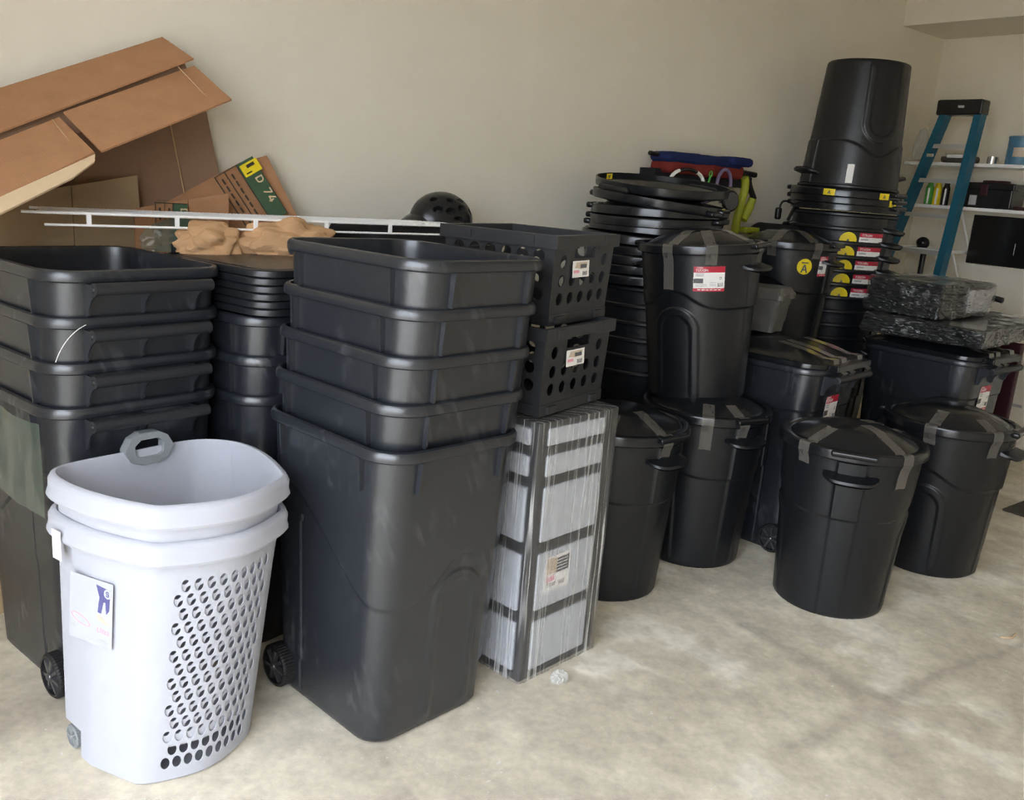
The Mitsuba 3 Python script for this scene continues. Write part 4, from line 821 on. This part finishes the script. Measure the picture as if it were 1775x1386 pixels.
P = [(('shaft', 'lime shaft'), ply(tube(spline([[4.40, 3.36, 1.715], [4.415, 3.36, 1.69], [4.42, 3.37, 1.60], [4.42, 3.39, 1.45], [4.44, 3.42, 1.10]], 30), 0.024, 12), 'mat_lime', 40)), (('grip', 'black grip'), ply(tube(spline([[4.44, 3.37, 1.73], [4.48, 3.37, 1.66], [4.53, 3.37, 1.60]], 12), 0.017, 10), 'mat_helmet', 40)),
     (('body', 'lime body'), ply(tube(spline([[4.52, 3.37, 1.60], [4.50, 3.38, 1.53], [4.47, 3.38, 1.47]], 12), [0.024] * 4 + [0.028] * 4 + [0.024] * 4, 12), 'mat_lime', 40)), ('foot', ply(rbox(4.47, 4.62, 3.35, 3.42, 1.395, 1.43, 0.012), 'mat_lime', 40)), ('hook', ply(tube([[4.42, 3.36, 1.735], [4.50, 3.37, 1.735], [4.50, 3.495, 1.735]], 0.013, 10), 'mat_helmet', 40))]
place('garden_tool', P, None, 'lime green and black power tool hanging on the wall right of the wall rack', 'garden tool')
oval = trimesh.creation.icosphere(3, 1.0); oval.apply_scale([0.052, 0.018, 0.062])
place('side_mirror', [('housing', ply(oval.copy(), 'mat_helmet', True)), ('glass', ply(basis_map(extr(affinity.scale(Point(0, 0).buffer(1), 0.040, 0.05), 0.004), [0, -0.020, 0], [1, 0, 0], [0, 0, 1], [0, 1, 0]), 'mat_mirror_glass', False)), ('arm', ply(tube([[0, 0, 0], [0.0, 0.15, -0.01]], 0.008, 8), 'mat_helmet', 40))], RT(4.26, 3.33, 1.575, -0.5), 'round-cornered black side mirror in front of the lime tool', 'mirror')
# ride-on toy with mirrors, partly hidden behind the cans
P = [('mirror', ply(rbox(4.61, 4.65, 3.24, 3.27, 1.49, 1.56, 0.012), 'mat_helmet', 40)), ('mirror_arm', ply(tube(spline([[4.63, 3.25, 1.555], [4.645, 3.25, 1.59], [4.72, 3.25, 1.595], [4.86, 3.25, 1.59]], 16), 0.006, 8), 'mat_helmet', 40)),
     ('strut', ply(tube([[4.80, 3.25, 1.60], [4.73, 3.25, 1.49]], 0.010, 8), 'mat_helmet', 40)), ('strut', ply(tube([[4.80, 3.25, 1.60], [4.84, 3.25, 1.45]], 0.010, 8), 'mat_helmet', 40)), ('body', ply(soft(4.60, 4.98, 3.15, 3.46, 0.7, 1.46, 0.015, 6, 0.06, 6, 0.05), 'mat_black_fabric', 40)), ('base', ply(rbox(4.62, 4.96, 3.36, 3.46, 0, 0.72, 0.03), 'mat_black_fabric', 40))]
place('motor_scooter', P, None, 'black scooter front with mirror arms half hidden between the stacks by the wall', 'scooter')

# ------------------------------------------------------------------ bundles on the right bin, small tub, red board
def bundle(x0, x1, y0, y1, z0, z1, seed):
    m = soft(x0, x1, y0, y1, z0, z1, 0.022, seed, 0.012, 9, 0.012); v = m.vertices; c = v.mean(0); n = v - c; n /= np.maximum(np.linalg.norm(n, axis=1, keepdims=True), 1e-6)
    m.vertices = v + n * ((np.abs(meshkit.fbm(v * np.array([26, 26, 60]), 2, seed + 1) - 0.5) - 0.12) * 0.035)[:, None]; return m
gz = BH + 0.085
bM = RT(4.83, 2.20, gz, 0.1)
place('wrapped_bundle', [('core', ply(bundle(-0.42, 0.22, -0.29, 0.30, 0.0, 0.085, 4), 'mat_bundle', 30)), (('carton_end', 'brown ribbed carton end'), ply(soft(0.20, 0.60, -0.27, 0.28, 0.0, 0.088, 0.006, 9, 0.01, 20, 0.03), 'mat_card_wrapped' if False else 'mat_rubber', 30)), (('stretch_film', 'glossy stretch film'), ply(bundle(-0.43, 0.61, -0.30, 0.31, -0.004, 0.092, 14), 'mat_film_dark', 20))], bM, 'long flat bundle in glossy film lying on the right lidded bin', 'bundle')
place('wrapped_bundle', [('core', ply(bundle(-0.32, 0.26, -0.20, 0.20, 0.0, 0.17, 24), 'mat_bundle', 30)), (('paper', 'pale printed paper'), ply(bx(-0.02, 0.25, -0.207, -0.197, 0.025, 0.145), 'mat_sticker_grey', False)), (('stretch_film', 'crinkled stretch film'), ply(bundle(-0.33, 0.27, -0.215, 0.21, -0.002, 0.18, 34), 'mat_film_dark', 15))], RT(4.83, 2.34, gz + 0.098, 0.0), 'shorter upper bundle in crinkled film on top of the long flat bundle', 'bundle')
tub = loft([np.c_[rr_pts(a_, b_, 0.02, 4, 3), np.full(28, z)] for a_, b_, z in ((0.10, 0.10, 0), (0.13, 0.13, 0.20), (0.145, 0.145, 0.205), (0.145, 0.145, 0.235), (0.12, 0.12, 0.27))], True, True).subdivide_to_size(0.03)
tub.vertices += (meshkit.fbm(tub.vertices * 14, 3, 5)[:, None] - 0.5) * 0.03 * np.array([1, 1, 0.2])
place('bagged_tub', [('tub', ply(tub, 'mat_bagged', 20))], RT(3.72, 2.62, BH + 0.085, 0.3, 0.8), 'greyish tub wrapped in a plastic bag standing behind the red-labelled can', 'tub')
single('red_board', rbox(5.26, 5.30, 2.0, 2.5, 0, 0.93, 0.008), 'mat_darkred', 'narrow dark red panel standing behind the right lidded bin', 'panel')
single('added_shade_mat', rbox(5.2, 6.5, 0.6, 1.9, 0.0, 0.012, 0.005), 'mat_rubber', 'dark mat added in place of a shaded strip of floor by the back wall', 'mat')  # added dark sheet standing in for a dark strip of shaded floor

# ------------------------------------------------------------------ back wall: shelves, ladder, TV and small things
def shelf(name, y0, y1, z, label, depth=0.30):
    P = [('board', ply(bx(BX - depth, BX - 0.002, y0, y1, z - 0.022, z), 'mat_steel_wire', False))]
    for y in (y0 + 0.12, y1 - 0.45):
        P.append(('bracket', ply(tube([[BX - depth + 0.05, y, z - 0.022], [BX - 0.012, y, z - 0.30], [BX - 0.004, y, z - 0.31]], 0.008, 6), 'mat_steel_wire', 40)))
    place(name, P, None, label, 'shelf', 'white shelves on the back wall')
shelf('wall_shelf', 1.6, 3.48, 1.945, 'white shelf on the back wall, uppermost, holding the paint can')
shelf('wall_shelf', 1.6, 3.48, 1.652, 'white shelf on the back wall, middle, holding the toolbox')
shelf('wall_shelf', 3.04, 3.48, 1.345, 'short white shelf on the back wall, lowest, behind the ladder')
# ladder
lt = np.array([6.58, 2.335])
def lx(z): return 6.50 - (2.33 - z) * 0.05
def rail(y_top, y_bot, t):
    rings = []
    for z in np.linspace(0.0, 2.27, 12):
        s = (2.27 - z) / 2.27; y = y_top + (y_bot - y_top) * s; x = lx(z); h, w = 0.042, 0.024
        rings.append(np.array([[x - h, y - w, z], [x + h, y - w, z], [x + h, y + w, z], [x - h, y + w, z]]))
    return loft(rings, True, True)
yl = lambda z: 3.165 + (2.27 - z) * 0.225; yr = lambda z: 2.935 + (2.27 - z) * 0.045
P = [(('rail', 'teal rail'), ply(rail(3.165, yl(0), 0), 'mat_teal', False)), (('rail', 'teal rail'), ply(rail(2.935, yr(0), 0), 'mat_teal', False)), (('top_cap', 'black top cap'), ply(rbox(lx(2.28) - 0.05, lx(2.28) + 0.06, 2.91, 3.22, 2.245, 2.345, 0.012), 'mat_helmet', 40))]
P.append(('top_cap__print', ply(bx(lx(2.28) - 0.053, lx(2.28) - 0.049, 3.03, 3.07, 2.29, 2.305), 'mat_sticker_grey', False)))
for z in (2.055, 1.825, 1.59, 1.34, 1.09, 0.84, 0.59, 0.34):
    P.append((('step', 'grey metal step'), ply(cat_([bx(lx(z) - 0.04, lx(z) + 0.035, yr(z), yl(z), z - 0.004, z), bx(lx(z) - 0.04, lx(z) - 0.036, yr(z), yl(z), z - 0.028, z)]), 'mat_alu', False)))
for y, z in ((3.19, 1.98), (3.10, 1.985)): P.append(('spreader_bolt', ply(bx(lx(z) - 0.07, lx(z) - 0.05, y - 0.02, y + 0.02, z - 0.012, z + 0.008), 'mat_chrome', False)))
P += [('rear_leg', ply(tube([[lx(2.25) + 0.05, yr(2.25), 2.25], [lx(0.02) + 0.07, yr(0.02), 0.02]], 0.016, 8), 'mat_alu', 40)), ('rear_leg', ply(tube([[lx(2.25) + 0.05, yl(2.25), 2.25], [lx(0.02) + 0.07, yl(0.02), 0.02]], 0.016, 8), 'mat_alu', 40))]
M_ = RT(-0.24, 0, 0)
place('stepladder', P, M_, 'teal fibreglass stepladder with black top cap leaning at the back wall shelves', 'ladder')
P = [('screen', ply(rbox(BX - 0.06, BX - 0.01, 1.85, 3.02, 1.265, 1.605, 0.006), 'mat_tv', 40)), ('stand_line', ply(bx(BX - 0.063, BX - 0.059, 2.70, 2.704, 1.35, 1.43), 'mat_sticker_grey', False))]
place('black_panel', P, None, 'black rectangular panel mounted on the back wall right of the ladder', 'panel')
tin = lambda r, h: rev([(0.001, 0), (r, 0), (r, h * 0.93), (r * 1.03, h * 0.94), (r * 1.03, h * 0.98), (r * 0.93, h), (r * 0.9, h * 0.95), (0.001, h * 0.95)], 40)
place('paint_can', [('can', ply(tin(0.085, 0.185), 'mat_blue_paint', 30)), ('label', ply(bend(quad(-0.035, 0.035, 0.05, 0.11, 0.001), lambda q: np.full(np.shape(q), 0.086), pi + 0.25, 0), 'mat_sticker_tan', False))], RT(6.50, 2.735, 1.947), 'blue paint can with orange label on the upper white shelf', 'paint can')
single('tin_can', tin(0.03, 0.05), 'mat_chrome', 'small shiny tin on the upper white shelf beside the ladder', 'tin', M=RT(6.46, 2.895, 1.946))
single('plastic_bag', crumple(6.46, 3.41, 2.02, 0.06, 0.05, 0.17, 31, 4, 0.4, 3), 'mat_film_clear', 'clear plastic bag on the left end of the upper white shelf', 'bag', smooth=20)
single('glove_pile', soft(6.42, 6.58, 3.02, 3.24, 1.948, 2.0, 0.012, 41, 0.02), 'mat_rubber', 'dark pile of gloves on the upper white shelf behind the ladder', 'gloves', smooth=40)
single('paper_roll', tube([[6.36, 3.16, 1.985], [6.40, 2.98, 1.992]], 0.012, 10), 'mat_steel_wire', 'thin white roll resting on the upper white shelf behind the ladder', 'roll', smooth=40)
sp = rev([(0.001, 0), (0.026, 0), (0.026, 0.12), (0.018, 0.135), (0.018, 0.155), (0.001, 0.157)], 24)
for k, (y, c, nm) in enumerate(((3.29, 'mat_green', 'green'), (3.23, 'mat_sticker_yellow', 'yellow'), (3.17, 'mat_helmet', 'black'))):
    cap_ = rev([(0.019, 0.136), (0.019, 0.158), (0.001, 0.16)], 20)
    place('spray_can', [('can', ply(sp, c, 30)), ('stripe', ply(bend(quad(-0.006, 0.006, 0.005, 0.115, 0.001, 2), lambda q: np.full(np.shape(q), 0.026), pi + 0.3, 0), 'mat_sticker_white', False))], RT(6.46, y, 1.653), f'{nm} spray can on the middle white shelf behind the ladder', 'spray can')
P = [('case', ply(rbox(6.42, 6.62, 2.70, 3.06, 1.653, 1.80, 0.012), 'mat_helmet', 40)), ('lid', ply(rbox(6.41, 6.63, 2.69, 3.07, 1.775, 1.822, 0.01), 'mat_helmet', 40)), (('latch', 'dark red latch'), ply(rbox(6.40, 6.42, 2.86, 2.91, 1.735, 1.81, 0.004), 'mat_darkred', 40)), (('handle', 'dark red handle'), ply(rbox(6.48, 6.56, 2.78, 2.94, 1.815, 1.84, 0.008), 'mat_darkred', 40)), ('label', ply(bx(6.416, 6.421, 2.93, 2.98, 1.67, 1.735), 'mat_sticker_grey', False))]
place('toolbox', P, None, 'black toolbox with dark red latch on the middle white shelf', 'toolbox')
single('red_tool', rbox(6.42, 6.50, 2.40, 2.68, 1.653, 1.675, 0.006), 'mat_darkred', 'dark red flat tool lying on the middle white shelf right of the toolbox', 'tool')
hd_ = trimesh.creation.icosphere(3, 0.045); hd_.vertices[:, 2] = np.maximum(hd_.vertices[:, 2], -0.03)
single('round_holder', hd_, 'mat_helmet', 'small black dome-shaped holder on the lowest white shelf', 'holder', M=RT(6.46, 3.27, 1.376), smooth=40)
single('pole', tube([[6.42, 3.24, 0.0], [6.46, 3.25, 1.30]], 0.02, 12), 'mat_helmet', 'black upright pole below the lowest white shelf', 'pole')
P = [('stem', ply(tube([[5.85, 2.55, 0.1], [5.80, 2.52, 0.7], [5.78, 2.49, 1.11]], 0.018, 10), 'mat_helmet', 40)), ('handlebar', ply(tube([[5.80, 2.62, 1.135], [5.80, 2.52, 1.125], [5.80, 2.375, 1.105]], 0.012, 10), 'mat_helmet', 40)), ('grip', ply(tube([[5.80, 2.46, 1.116], [5.80, 2.37, 1.104]], 0.018, 10), 'mat_wheel', 40)), ('brake', ply(rbox(5.77, 5.81, 2.465, 2.50, 1.085, 1.115, 0.006), 'mat_helmet', 40)), ('deck', ply(rbox(5.6, 6.3, 2.50, 2.62, 0.08, 0.12, 0.02), 'mat_helmet', 40)),
     ('wheel', ply(basis_map(trimesh.creation.cylinder(0.08, 0.04, sections=32), [5.85, 2.55, 0.08], [1, 0, 0], [0, 0, 1], [0, 1, 0]), 'mat_wheel', 30)), ('wheel', ply(basis_map(trimesh.creation.cylinder(0.08, 0.04, sections=32), [6.28, 2.56, 0.08], [1, 0, 0], [0, 0, 1], [0, 1, 0]), 'mat_wheel', 30))]
place('kick_scooter', P, None, 'black kick scooter whose handlebar shows behind the wrapped bundles', 'scooter')
single('wall_plate', rbox(BX - 0.008, BX, 2.46, 2.525, 0.305, 0.325, 0.002), 'mat_sticker_grey', 'small grey plate low on the back wall at the right edge', 'plate')

for k_ in [k for k in scene if k.rsplit('__', 1)[-1].split('_0')[0] in ('small_print', 'barcode', 'footer_print', 'print_frame', 'print')]:
    if '__' in k_: labels[k_] = {'kind': 'stuff'}
